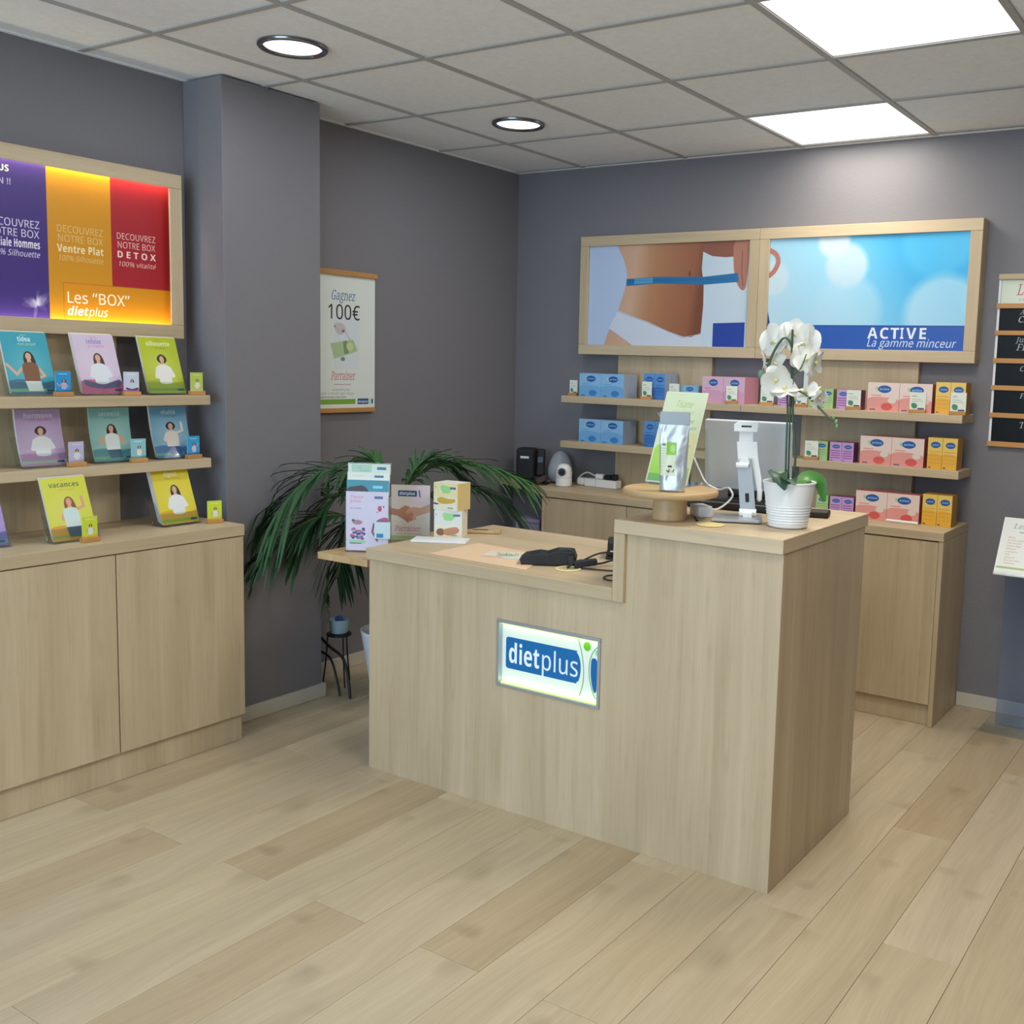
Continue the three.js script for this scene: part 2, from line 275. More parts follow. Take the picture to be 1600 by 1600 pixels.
{ // illuminated poster on the left wall
  const t = thing('illuminated_poster', 'oak framed lit poster with purple, orange and red columns on left wall', 'poster', [0.001, 1.7785, 2.6115], Math.PI / 2);
  const w = 1.0, h = 0.594, d = 0.08;
  frameBars(t, w, h, d, 0.05, 0.009, oak);
  const W = 1536, HH = 896, tex = canvasTex(W, HH, (x) => {       // the sheet is 0.966 x 0.56 m
    const X = (z) => (2.5995 - z + 0.483) / 0.966 * W;            // world z to sheet pixels
    const Y = (y) => (1.7785 + 0.28 - y) / 0.56 * HH;
    x.fillStyle = '#3f2d7a'; x.fillRect(0, 0, W, HH);
    x.fillStyle = '#d08f1c'; x.fillRect(X(2.582), 0, W, HH);
    x.fillStyle = '#a51f2b'; x.fillRect(X(2.357), 0, W, HH);
    for (let i = 0; i < 26; i++) { const a = rnd() * 6.28, r = 20 + rnd() * 90; x.globalAlpha = 0.10; blob(x, [[X(2.63), Y(1.6)], [X(2.63) + Math.cos(a) * r, Y(1.6) + Math.sin(a) * r * 1.4], [X(2.62), Y(1.56)]], '#efe6f6'); } x.globalAlpha = 1;
    x.fillStyle = '#3f2d7a'; 
    const head = (cx, sc, l3, l4, c1, c2) => { txt(x, 'DECOUVREZ', cx, Y(1.834), 54 * sc, c1, { a: 'center', fit: 270 * sc }); txt(x, 'NOTRE BOX', cx, Y(1.803), 54 * sc, c1, { a: 'center', fit: 262 * sc }); txt(x, l3, cx, Y(1.77), 58 * sc, c2, { a: 'center', w: 'bold', fit: 268 * sc }); txt(x, l4, cx, Y(1.738), 42 * sc, c1, { a: 'center', w: 'italic', fit: 262 * sc }); };
    head(X(2.694), 1.02, 'Spéciale Hommes', '100% Silhouette', '#d9d3ea', '#eeeaf6'); head(X(2.469), 0.98, 'Ventre Plat', '100% Silhouette', '#e0bd7e', '#f4e2b8'); head(X(2.262), 0.9, 'D E T O X', '100% vitalité', '#e6bdb6', '#f3dcd4');
    txt(x, 'DECOUVREZ-NOUS', X(2.7), Y(2.002), 46, '#d9efc0', { a: 'right', w: 'bold' }); txt(x, 'SANS MODERATION !!', X(2.695), Y(1.962), 44, '#cbbfe0', { a: 'right' });
    x.fillStyle = '#d68d16'; x.fillRect(X(2.535), Y(1.657), W, HH); x.fillStyle = '#b5741a'; x.fillRect(X(2.535), Y(1.657), W, 4); x.fillRect(X(2.535), Y(1.657), 4, HH);
    txt(x, 'Les “BOX”', X(2.525), Y(1.607), 84, '#fbf3e2', { fit: 370 }); txt(x, 'diet', X(2.525), Y(1.562), 66, '#ffffff', { w: 'bold italic', fit: 118 }); txt(x, 'plus', X(2.525) + 121, Y(1.562), 66, '#fbf3e2', { w: 'italic', fit: 112 });
  });
  const sheet = new THREE.PlaneGeometry(0.966, 0.56); part('poster_sheet', span(-0.483, 0.483, -0.28, 0.28, 0.038, 0.0435, 0), white, t); part('printed_face', sheet, print(tex, 0.35), t, [0, 0, 0.044]);
  const led = std({ color: '#fff3c8', emissive: '#ffe9b0', emissiveIntensity: 2.5 });
  for (const s of [1, -1]) {
    part('led_strip', span(-0.47, 0.47, -0.003, 0.003, -0.006, 0.006, 0), led, t, [0, s * 0.2772, 0.062]);
    const l = new THREE.RectAreaLight(new THREE.Color().setRGB(1, 0.93, 0.68), 34, 0.94, 0.012); l.position.set(0, s * 0.273, 0.062); l.rotation.x = s > 0 ? -Math.PI / 2 + 0.3 : Math.PI / 2 - 0.3; l.name = 'poster_led'; t.add(l);
  }
}
{ // two framed posters on the back wall
  const h = 0.594, d = 0.08, y = 1.779;
  const mk = (x, label, tex) => { const t = thing('framed_poster', label, 'poster', [x, y, 0.001], 0, 'oak framed posters above the back shelves'); frameBars(t, 0.998, h, d, 0.05, 0.011, oak); part('poster_sheet', span(-0.482, 0.482, -0.28, 0.28, 0.05, 0.0675, 0), white, t); part('printed_face', new THREE.PlaneGeometry(0.964, 0.56), print(tex, 0.4), t, [0, 0, 0.068]); };
  const W = 1100, HH = 640;
  const vis = (u, v) => [38 + u * 1024, 38 + v * 564];          // the part of a sheet that its frame leaves visible
  mk(0.968, 'oak framed poster of a bare waist with blue measuring tape', canvasTex(W, HH, (x) => {
    const V = (a) => a.map((p) => vis(...p));
    x.fillStyle = '#b9cbe8'; x.fillRect(0, 0, W, HH); poly(x, V([[0.72, -0.1], [1.1, -0.1], [1.1, 1.1], [0.72, 1.1]]), '#c8dae8');
    const g = x.createLinearGradient(...vis(0.14, 0), ...vis(0.74, 0.15)); [[0, '#c9a088'], [0.3, '#d3ab90'], [0.5, '#b88460'], [0.72, '#a87050'], [0.92, '#995f42'], [1, '#7c4830']].forEach((c) => g.addColorStop(...c));
    const body = V([[0.185, -0.1], [0.19, 0.02], [0.225, 0.13], [0.248, 0.24], [0.252, 0.31], [0.248, 0.39], [0.225, 0.52], [0.2, 0.65], [0.165, 0.77], [0.135, 0.88], [0.11, 1.0], [0.1, 1.1], [0.72, 1.1], [0.727, 0.9], [0.737, 0.6], [0.735, 0.41], [0.72, 0.25], [0.724, 0.12], [0.73, -0.1]]); poly(x, body, g);
    poly(x, V([[0.72, -0.1], [0.725, 0.09], [0.78, 0.135], [0.86, 0.15], [0.93, 0.145], [1.02, 0.05], [1.02, -0.1]]), '#8f5644'); blob(x, V([[0.9, -0.02], [0.905, 0.2], [0.915, 0.33], [0.935, 0.42], [0.965, 0.475], [0.985, 0.44], [0.995, 0.2], [1.0, -0.05]]), '#b07866'); stroke(x, V([[0.955, 0.1], [0.955, 0.3], [0.965, 0.42]]), 5, '#84503f');
    poly(x, V([[0.2, 0.65], [0.3, 0.71], [0.4, 0.765], [0.52, 0.85], [0.617, 0.905], [0.67, 0.91], [0.728, 0.87], [0.73, 1.1], [0.36, 1.1], [0.295, 1.0], [0.2, 0.895], [0.14, 0.83]]), '#d3dae8'); stroke(x, V([[0.2, 0.66], [0.4, 0.775], [0.617, 0.915], [0.728, 0.88]]), 4, '#aab4ca'); stroke(x, V([[0.15, 0.84], [0.3, 1.0]]), 3, '#aab4ca');
    poly(x, V([[0.25, 0.335], [0.45, 0.32], [0.735, 0.33], [0.935, 0.3], [0.94, 0.385], [0.735, 0.405], [0.45, 0.385], [0.25, 0.405]]), '#2272ac'); poly(x, V([[0.3, 0.335], [0.42, 0.328], [0.42, 0.38], [0.3, 0.388]]), '#58a4cc'); for (let i = 0; i < 44; i++) { const u = 0.26 + i * 0.0152; stroke(x, V([[u, 0.345], [u, 0.362]]), 2.5, '#15436c'); }
    ell(x, ...vis(0.648, 0.295), 7, 15, '#74452e'); stroke(x, V([[0.655, 0.42], [0.66, 0.5]]), 5, '#8a563c'); poly(x, V([[0.8, 0.775], [0.985, 0.765], [0.985, 1.0], [0.8, 1.0]]), '#2242a2');
  }));
  mk(1.967, 'oak framed poster of blurred blue sky with a navy title band', canvasTex(W, HH, (x) => {
    const g = x.createLinearGradient(0, HH, W, 0); g.addColorStop(0, '#c8dfec'); g.addColorStop(0.42, '#9ad4f0'); g.addColorStop(0.78, '#2fa6e2'); g.addColorStop(1, '#3ab6ee'); x.fillStyle = g; x.fillRect(0, 0, W, HH);
    const bok = (u, v, r, c, al) => { const [a, b] = vis(u, v), q = x.createRadialGradient(a, b, r * 0.75, a, b, r); q.addColorStop(0, c); q.addColorStop(1, c + '00'); x.globalAlpha = al; x.fillStyle = q; x.fillRect(a - r, b - r, 2 * r, 2 * r); x.globalAlpha = 1; };
    bok(0.34, 0.04, 95, '#dde8ee', 0.85); bok(0.41, 0.26, 125, '#cfe2ec', 0.85); bok(0.02, 0.36, 100, '#d4e3ea', 0.7); bok(0.85, 0.08, 190, '#62c8f4', 0.55); bok(0.9, 0.7, 220, '#c6e2f2', 0.7); bok(0.42, 0.66, 200, '#b9dcee', 0.5);
    x.strokeStyle = '#b9796c'; x.lineWidth = 26; x.lineCap = 'round'; x.beginPath(); x.moveTo(...vis(-0.01, 0.1)); x.quadraticCurveTo(...vis(0.05, 0.13), ...vis(0.045, 0.22)); x.quadraticCurveTo(...vis(0.03, 0.31), ...vis(-0.01, 0.34)); x.stroke(); poly(x, [vis(0, 0.66), vis(0.018, 0.8), vis(0, 0.8)], '#22427c');
    const b0 = vis(0, 0.79)[1]; x.fillStyle = '#1c52ae'; x.fillRect(0, b0, W, HH); x.fillStyle = '#143c84'; x.fillRect(0, b0 - 2, W, 5);
    [...'ACTIVE'].forEach((c, i) => txt(x, c, vis(0.535 + [0, 0.058, 0.112, 0.16, 0.19, 0.248][i], 0)[0], vis(0, 0.855)[1], 76, '#e9eef6', { w: 'bold', fit: [52, 50, 46, 20, 50, 44][i] })); txt(x, 'La gamme minceur', vis(0.53, 0)[0], vis(0, 0.94)[1], 54, '#d6dfee', { w: 'italic', fit: 440 });
  }));
}
{ // sponsorship poster held between two wooden rails, left wall beside the pillar
  const t = thing('hanging_poster', 'white reward poster between two wooden rails beside the pillar', 'poster', [0.001, 1.498, 1.276], Math.PI / 2);
  part('rail', wspan(-0.215, 0.213, 0.292, 0.313, 0, 0.022, 'x'), bamboo, t); part('rail', wspan(-0.215, 0.2, -0.313, -0.293, 0, 0.022, 'x'), bamboo, t);
  const W = 560, HH = 780; part('poster_sheet', span(-0.21, 0.207, -0.3, 0.3, 0.008, 0.0095, 0), paper, t);
  part('printed_face', new THREE.PlaneGeometry(0.417, 0.585), print(canvasTex(W, HH, (x) => {
    x.fillStyle = '#e4ece6'; x.fillRect(0, 0, W, HH); x.fillStyle = '#dfe7ee'; x.fillRect(230, 230, 200, 320);
    txt(x, 'Gagnez', 205, 118, 78, '#3c6aa0', { f: 'serif', w: 'italic', fit: 190 }); txt(x, '100€', 175, 215, 118, '#15171a', { fit: 262 });
    blob(x, [[220, 280], [300, 275], [330, 320], [290, 350], [250, 345]], '#cfc6c8'); stroke(x, [[310, 320], [360, 380]], 4, '#9aa0a8'); ell(x, 300, 325, 10, 8, '#6d7480'); ell(x, 235, 300, 8, 6, '#a58c8c');
    poly(x, [[200, 400], [380, 372], [420, 440], [230, 490]], '#b3cda0'); poly(x, [[300, 385], [330, 380], [345, 455], [310, 462]], '#7f9c70'); ell(x, 355, 415, 28, 24, '#d2dc9c', 0.2); ell(x, 298, 490, 18, 12, '#7d9488');
    txt(x, 'Parrainer', 205, 590, 70, '#c8567c', { f: 'serif', w: 'italic', fit: 190 }); stroke(x, [[230, 640], [360, 642]], 3, '#b5607e');
    txt(x, 'un proche pour', 215, 670, 20, '#9aa0a0'); txt(x, 'l’aider à mincir avec nous', 110, 694, 24, '#a9ada9'); txt(x, 'Renseignez-vous dans votre centre', 90, 715, 14, '#6f766c', { w: 'bold' });
    x.fillStyle = '#7fae3c'; x.fillRect(0, 728, 400, 30); x.fillStyle = '#1c5690'; x.fillRect(418, 726, 90, 34); txt(x, 'dietplus', 424, 743, 20, '#e8eef4', { w: 'bold' }); stroke(x, [[518, 726], [524, 742], [518, 760]], 3, '#7fae3c'); rr(x, 532, 728, 14, 30, 5, '#1c5690');
  }), 0.6), t, [-0.0015, 0, 0.0098]);
}

// ------------------------------------------------------------------ reception counter
{
  const t = thing('reception_counter', 'stepped oak reception counter with a lit logo sign in its front', 'counter', [0, 0, 0]);
  const s = new THREE.Shape([[0.95, 0.0005], [2.474, 0.0005], [2.474, 0.9485], [1.9875, 0.9485], [1.9875, 0.7455], [0.95, 0.7455]].map((p) => new THREE.Vector2(...p)));
  const X0 = 1.514, X1 = 1.909, Y0 = 0.406, Y1 = 0.625, ZF = 2.018;
  s.holes.push(new THREE.Path([[X0, Y0], [X0, Y1], [X1, Y1], [X1, Y0]].map((p) => new THREE.Vector2(...p))));
  const fg = new THREE.ExtrudeGeometry(s, { depth: 0.018, bevelEnabled: true, bevelSize: 0.001, bevelThickness: 0.001, bevelSegments: 1 }); fg.translate(0, 0, 1.999);
  part('front_panel', grain(fg, 'y', 0.3, 0.2), oak, t);
  part('side_panel', wspan(2.4555, 2.4745, 0.0005, 0.9485, 1.372, 1.9975), oak, t);
  part('side_panel', wspan(0.95, 0.968, 0.0005, 0.7455, 1.372, 1.9975), oak, t);
  part('inner_panel', wspan(1.968, 1.9865, 0.0005, 0.7455, 1.4, 1.9975), oak, t);
  part('low_top', wspan(0.945, 1.9485, 0.7465, 0.7855, 1.342, 2.031, 'x', 0.002), oak, t);
  part('riser', wspan(1.949, 1.987, 0.7465, 0.9485, 1.355, 2.031, 'y', 0.002), oak, t);
  part('high_top', wspan(1.949, 2.478, 0.949, 0.989, 1.3545, 2.031, 'x', 0.002), oak, t);
  // logo sign set into the front: aluminium frame, lit face
  const sign = new THREE.Group(); sign.name = 'logo_sign'; sign.userData.label = 'lit white sign with blue name box and green figure'; t.add(sign);
  const b = 0.011, zb = 1.984, zf = ZF + 0.004;
  const fr = (a, c, d, e) => part('sign_frame', span(a, c, d, e, zb, zf, 0.0015), alu, sign);
  fr(X0 + 0.001, X1 - 0.001, Y1 - b, Y1 - 0.001); fr(X0 + 0.001, X1 - 0.001, Y0 + 0.001, Y0 + b); fr(X0 + 0.001, X0 + b, Y0 + b, Y1 - b); fr(X1 - b, X1 - 0.001, Y0 + b, Y1 - b);
  part('sign_back', span(X0 + b, X1 - b, Y0 + b, Y1 - b, 1.984, 2.003, 0), white, sign);
  const W = 960, HH = 504, tex = canvasTex(W, HH, (x) => {
    x.fillStyle = '#e6f0ec'; x.fillRect(0, 0, W, HH);
    rr(x, 38, 118, 745, 262, 26, '#0a66a8'); x.fillStyle = '#e6f0ec'; ell(x, 880, 250, 150, 330, '#e6f0ec');
    rr(x, 38, 118, 500, 262, 26, '#0a66a8'); blob(x, [[500, 118], [738, 118], [772, 180], [782, 250], [772, 330], [748, 380], [500, 380]], '#0a66a8');
    txt(x, 'diet', 62, 250, 226, '#e9f3fb', { w: 'bold', fit: 320 }); txt(x, 'plus', 388, 250, 226, '#dcebf8', { fit: 372 });
    const arc = (pts, w) => { x.strokeStyle = '#5aa62e'; x.lineWidth = w; x.lineCap = 'round'; x.beginPath(); x.moveTo(...pts[0]); x.bezierCurveTo(...pts[1], ...pts[2], ...pts[3]); x.stroke(); };
    arc([[742, 4], [800, 140], [842, 330], [770, 470]], 8); arc([[930, 60], [830, 140], [838, 340], [925, 470]], 8); ell(x, 835, 68, 34, 36, '#6cc02a');
    ell(x, 935, 105, 26, 26, '#a9d2b4'); blob(x, [[880, 150], [925, 150], [935, 190], [935, 400], [915, 430], [895, 400], [872, 300], [872, 200]], '#0a66a8');
  });
  part('sign_face', new THREE.PlaneGeometry(X1 - X0 - 2 * b, Y1 - Y0 - 2 * b), std({ map: tex, roughness: 0.3, emissive: '#ffffff', emissiveMap: tex, emissiveIntensity: 0.16 }), sign, [(X0 + X1) / 2, (Y0 + Y1) / 2, 2.0035]);
  const led = std({ color: '#dfffb0', emissive: '#cdf57a', emissiveIntensity: 1.0 });
  for (const k of [1, -1]) {
    part('led_strip', span(X0 + b + 0.004, X1 - b - 0.004, -0.0015, 0.0015, -0.004, 0.004, 0), led, sign, [0, k > 0 ? Y1 - b - 0.0025 : Y0 + b + 0.0025, 2.011]);
    const l = new THREE.RectAreaLight(new THREE.Color().setRGB(0.78, 1.0, 0.3), 5.5, 0.36, 0.006); l.position.set((X0 + X1) / 2, k > 0 ? Y1 - b - 0.005 : Y0 + b + 0.005, 2.0125); l.rotation.x = k > 0 ? -Math.PI / 2 + 0.45 : Math.PI / 2 - 0.45; l.name = 'sign_led'; sign.add(l);
  }
}
{ // narrow flap shelf at the left end of the counter
  const t = thing('side_flap', 'narrow pale flap shelf fixed to the left end of the counter', 'shelf', [0, 0, 0]);
  part('flap_board', wspan(0.697, 0.9438, 0.715, 0.74, 1.36, 2.024, 'z', 0.002), beech, t);
  part('support_bar', span(0.74, 0.943, 0.697, 0.714, 1.9, 1.92), alu, t); part('support_bar', span(0.74, 0.943, 0.697, 0.714, 1.46, 1.48), alu, t);
  part('support_bar', span(0.9332, 0.9437, 0.5, 0.6965, 1.9, 1.92), alu, t); part('support_bar', span(0.9332, 0.9437, 0.5, 0.6965, 1.46, 1.48), alu, t);
}

// ------------------------------------------------------------------ leaflets, holders and cards
function lady(x, cx, cy, s, o) {     // a small printed figure: hair, head, top and arms
  const P = (a) => a.map(([u, v]) => [cx + u * s, cy + v * s]);
  if (o.long) blob(x, P([[-0.15, -0.52], [0.02, -0.62], [0.17, -0.5], [0.24, -0.2], [0.2, 0.1], [0.08, -0.1], [-0.12, -0.12], [-0.2, -0.2]]), o.hair); else blob(x, P([[-0.2, -0.5], [0, -0.64], [0.2, -0.5], [0.21, -0.32], [0, -0.2], [-0.21, -0.32]]), o.hair);
  ell(x, cx, cy - 0.4 * s, 0.1 * s, 0.14 * s, o.skin); poly(x, P([[-0.06, -0.3], [0.06, -0.3], [0.08, -0.15], [-0.08, -0.15]]), o.skin);
  if (o.pose === 'raise') { stroke(x, P([[0.22, -0.1], [0.5, -0.2], [0.48, -0.55]]), 0.1 * s, o.sleeve || o.skin); stroke(x, P([[-0.22, -0.08], [-0.34, 0.2], [-0.1, 0.3]]), 0.1 * s, o.sleeve || o.skin); }
  else if (o.pose === 'open') { stroke(x, P([[-0.24, -0.05], [-0.42, 0.25], [-0.44, -0.05]]), 0.1 * s, o.skin); stroke(x, P([[0.24, -0.05], [0.48, 0.25], [0.36, -0.08]]), 0.1 * s, o.skin); }
  else if (o.pose === 'shrug') { stroke(x, P([[-0.26, 0], [-0.5, 0.25], [-0.78, -0.1]]), 0.1 * s, o.skin); stroke(x, P([[0.26, 0], [0.45, 0.3], [0.3, 0.36]]), 0.1 * s, o.skin); }
  else { stroke(x, P([[-0.26, -0.04], [-0.36, 0.3], [0.1, 0.34]]), 0.13 * s, o.sleeve || o.top); stroke(x, P([[0.26, -0.04], [0.38, 0.26], [-0.05, 0.36]]), 0.13 * s, o.sleeve || o.top); }
  blob(x, P([[-0.2, -0.2], [0.2, -0.2], [0.3, 0], [0.26, 0.4], [0.28, 0.6], [-0.28, 0.6], [-0.26, 0.4], [-0.3, 0]]), o.top);
  if (o.bottom) { if (o.pose === 'lotus' || o.lotus) blob(x, P([[-0.75, 0.4], [-0.4, 0.5], [0, 0.66], [0.4, 0.5], [0.75, 0.4], [0.7, 0.72], [0, 0.8], [-0.7, 0.7]]), o.bottom); else poly(x, P([[-0.27, 0.5], [0.27, 0.5], [0.3, 0.86], [-0.2, 0.86]]), o.bottom); }
}
function cover(o) {
  return canvasTex(296, 420, (x, w, h) => {
    x.fillStyle = o.bg; x.fillRect(0, 0, w, h); if (o.mid) { const q = x.createRadialGradient(w / 2, h * 0.55, 10, w / 2, h * 0.55, w * 0.6); q.addColorStop(0, o.mid); q.addColorStop(1, o.bg); x.fillStyle = q; x.fillRect(0, h * 0.2, w, h * 0.7); }
    blob(x, [[-40, h * 0.8], [w * 0.3, h * 0.74], [w * 0.7, h * 0.84], [w + 40, h * 0.74], [w + 60, h + 60], [-60, h + 60]], o.wave); if (o.foot) { x.fillStyle = o.foot; x.fillRect(0, h * 0.91, w, h * 0.05); }
    txt(x, 'objectif', w / 2 + (o.dx || 0), h * 0.045, 13, o.ink2, { a: 'center' }); txt(x, o.title, w / 2 + (o.dx || 0), h * 0.115, 46, o.ink, { a: 'center', w: 'bold', fit: o.tw }); txt(x, o.sub, w / 2 + 10, h * 0.19, 24, o.ink2, { a: 'center', w: 'italic' });
    lady(x, w * 0.52, h * 0.57, 185, o.fig); rr(x, w * 0.78, h * 0.92, w * 0.16, h * 0.035, 3, '#22406e');
  });
}
const wh = '#e9ecef', sk = '#d9ac90';
const COVERS = {
  teal: cover({ bg: '#2f9fb4', mid: '#5fb4c2', wave: '#35708f', foot: '#7db58e', title: 'tidea', sub: 'mon projet', tw: 84, ink: '#d3eef0', ink2: '#bfdca8', fig: { hair: '#2c2320', skin: sk, top: '#7d5238', pose: 'shrug', long: 1, bottom: '#eef0ea' } }),
  pink: cover({ bg: '#d6c3dc', mid: '#dccbe0', wave: '#cf6390', title: 'cellulax', sub: 'je m’active', tw: 108, ink: '#8a80c0', ink2: '#d2739c', fig: { hair: '#4a3230', skin: sk, top: '#dfe6ee', long: 1, bottom: '#5b5a82', lotus: 1 } }),
  lime: cover({ bg: '#b5c423', mid: '#c6cf5a', wave: '#a3b425', foot: '#7fa02c', title: 'silhouette', sub: 'je veux', tw: 190, ink: '#e8eec0', ink2: '#8c8a2a', fig: { hair: '#2a2018', skin: sk, top: '#eceae4', pose: 'cross' } }),
  lilac: cover({ bg: '#b79cc4', mid: '#c2b0d0', wave: '#b884b0', foot: '#a9b5a4', title: 'hormone', sub: 'mon équilibre', tw: 190, ink: '#e2dcec', ink2: '#b5508c', fig: { hair: '#2a181c', skin: sk, top: '#e4e8ea', pose: 'cross' } }),
  green: cover({ bg: '#83b8b2', mid: '#a4ccc8', wave: '#4f94a0', foot: '#74b38e', title: 'serenité', sub: 'je respire', tw: 160, ink: '#c6dcdc', ink2: '#6f6f94', fig: { hair: '#241c1a', skin: sk, top: '#e9eeee', pose: 'open', long: 1, bottom: '#3d6a80' } }),
  blue: cover({ bg: '#6fa9c8', mid: '#9cc2d6', wave: '#3f78b4', foot: '#66aaa0', title: 'vitalité', sub: 'je bouge', tw: 120, ink: '#d7e6f0', ink2: '#5a628c', fig: { hair: '#1d1820', skin: sk, top: '#e8dcd4', sleeve: '#e8dcd4', pose: 'raise', bottom: '#4466a0' } }),
  vacances: cover({ bg: '#d3d632', mid: '#d9d868', wave: '#d79a2e', foot: '#9aa02a', title: 'vacances', sub: 'zéro souci', tw: 200, ink: '#5c6436', ink2: '#d9a44c', fig: { hair: '#8a4622', skin: '#dba07c', top: '#cfe2e0', pose: 'raise', long: 1, bottom: '#4d627c' } }),
  digest: cover({ bg: '#e2cf1e', mid: '#e0d65a', wave: '#dca92a', foot: '#8fae2c', title: 'digest', sub: 'mon ventre', tw: 110, ink: '#f2edc4', ink2: '#b79a2a', fig: { hair: '#2a1c18', skin: sk, top: '#eaeef0', pose: 'cross', long: 1 } }),
  violet: cover({ bg: '#9d86cc', mid: '#b7a6da', wave: '#6f6cb4', foot: '#5f92a4', title: 'sommeil', sub: 'je dors', tw: 150, ink: '#e6def2', ink2: '#6a4f9c', fig: { hair: '#3a2a28', skin: sk, top: '#e6e6ee', pose: 'open', long: 1 } }),
};
const pageEdge = std({ color: '#d8d4cc', roughness: 0.85 });
// a stack of leaflets standing in a clear holder, leaning back, on a surface of height y; faces +x
function leaflets(key, colour, y, xb, zc, where, o = {}) {
  const w = 0.148, h = o.h || 0.208, th = o.th || 0.012, lean = o.lean ?? 0.3, curl = o.curl || 0, N = 10;
  const at = (t, off) => { const zz = -Math.sin(lean) * h * (t - curl * t * t); return [Math.cos(lean) * h * t + off * Math.sin(lean), zz - off * Math.cos(lean)]; };
  const sheet = (off0, off1) => {   // box swept along the profile
    const pos = [], uv = [], idx = [];
    const quad = (a, b, c, d, ua) => { const i = pos.length / 3; pos.push(...a, ...b, ...c, ...d); uv.push(...ua); idx.push(i, i + 1, i + 2, i, i + 2, i + 3); };
    for (let k = 0; k < N; k++) {
      const t0 = k / N, t1 = (k + 1) / N, [y0, z0] = at(t0, off0), [y1, z1] = at(t1, off0), [b0, c0] = at(t0, off1), [b1, c1] = at(t1, off1), L = -w / 2, R = w / 2;
      quad([L, y0, z0], [R, y0, z0], [R, y1, z1], [L, y1, z1], [0, t0, 1, t0, 1, t1, 0, t1]);
      quad([R, b0, c0], [L, b0, c0], [L, b1, c1], [R, b1, c1], [1, t0, 0, t0, 0, t1, 1, t1]);
      quad([R, y0, z0], [R, b0, c0], [R, b1, c1], [R, y1, z1], [0, 0, 0, 0, 0, 0, 0, 0]); quad([L, b0, c0], [L, y0, z0], [L, y1, z1], [L, b1, c1], [0, 0, 0, 0, 0, 0, 0, 0]);
      if (k === N - 1) quad([L, y1, z1], [R, y1, z1], [R, b1, c1], [L, b1, c1], [0, 1, 0, 1, 0, 1, 0, 1]);
      if (k === 0) quad([L, b0, c0], [R, b0, c0], [R, y0, z0], [L, y0, z0], [0, 0, 0, 0, 0, 0, 0, 0]);
    }
    const g = new THREE.BufferGeometry(); g.setAttribute('position', new THREE.Float32BufferAttribute(pos, 3)); g.setAttribute('uv', new THREE.Float32BufferAttribute(uv, 2)); g.setIndex(idx); g.computeVertexNormals(); return g;
  };
  const t = thing('leaflet_stack', `stack of ${colour} leaflets ${where}`, 'leaflets', [xb, y + 0.007, zc], Math.PI / 2 + (o.turn || 0), 'leaflet stacks on the left wall unit');
  part('cover', sheet(0, 0.0008), print(COVERS[key], 0.35), t); part('pages', sheet(0.001, th), pageEdge, t);
  const hd = thing('leaflet_holder', `clear acrylic holder of the ${colour} leaflets ${where}`, 'leaflet holder', [xb, y, zc], Math.PI / 2 + (o.turn || 0), 'clear leaflet holders on the left wall unit');
  const bw = 0.158, dz = th + 0.012, c = Math.cos(lean), s = Math.sin(lean);
  part('base', span(-bw / 2, bw / 2, 0.0005, 0.0035, -dz - 0.02, 0.012, 0.0005), acrylic, hd);
  part('lip', span(-bw / 2, bw / 2, 0, 0.045, -0.001, 0.001, 0.0004), acrylic, hd, [0, 0.004, 0.006], [-lean, 0, 0]);
  part('back_plate', span(-bw / 2, bw / 2, 0, o.bh || 0.1, -0.001, 0.001, 0.0004), acrylic, hd, [0, 0.004, -dz - 0.006], [-lean, 0, 0]);
  for (const k of [-1, 1]) { const sg = new THREE.Shape([[0.006, 0.004], [-dz - 0.006, 0.004], [-dz - 0.006 - s * 0.09, 0.004 + c * 0.09], [-0.01 - s * 0.085, 0.004 + c * 0.085]].map((p) => new THREE.Vector2(-p[0], p[1]))); const gg = new THREE.ExtrudeGeometry(sg, { depth: 0.0015, bevelEnabled: false }); gg.rotateY(Math.PI / 2); part('side_wall', gg, acrylic, hd, [k > 0 ? bw / 2 - 0.0025 : -bw / 2 + 0.001, 0, 0]); }
}
leaflets('teal', 'teal', LS[0], 0.172, 2.722, 'on the upper left shelf', { lean: 0.32 });
leaflets('pink', 'pale pink', LS[0], 0.172, 2.487, 'on the upper left shelf', { lean: 0.32, th: 0.02 });
leaflets('lime', 'lime green', LS[0], 0.172, 2.245, 'on the upper left shelf', { lean: 0.32, th: 0.014 });
leaflets('lilac', 'lilac', LS[1], 0.172, 2.695, 'on the lower left shelf', { h: 0.194, lean: 0.36, curl: 0.4 });
leaflets('green', 'sea green', LS[1], 0.168, 2.45, 'on the lower left shelf', { h: 0.194, lean: 0.36, curl: 0.5, th: 0.005 });
leaflets('blue', 'light blue', LS[1], 0.172, 2.22, 'on the lower left shelf', { h: 0.194, lean: 0.36, curl: 0.35 });
leaflets('vacances', 'yellow holiday', LT, 0.31, 2.68, 'on the leaflet cabinet', { lean: 0.36, bh: 0.12 });
leaflets('digest', 'golden yellow', LT, 0.262, 2.263, 'at the right end of the leaflet cabinet', { lean: 0.36, th: 0.032, bh: 0.12 });
leaflets('violet', 'violet', LT, 0.25, 2.935, 'at the left edge of the photo', { lean: 0.34 });

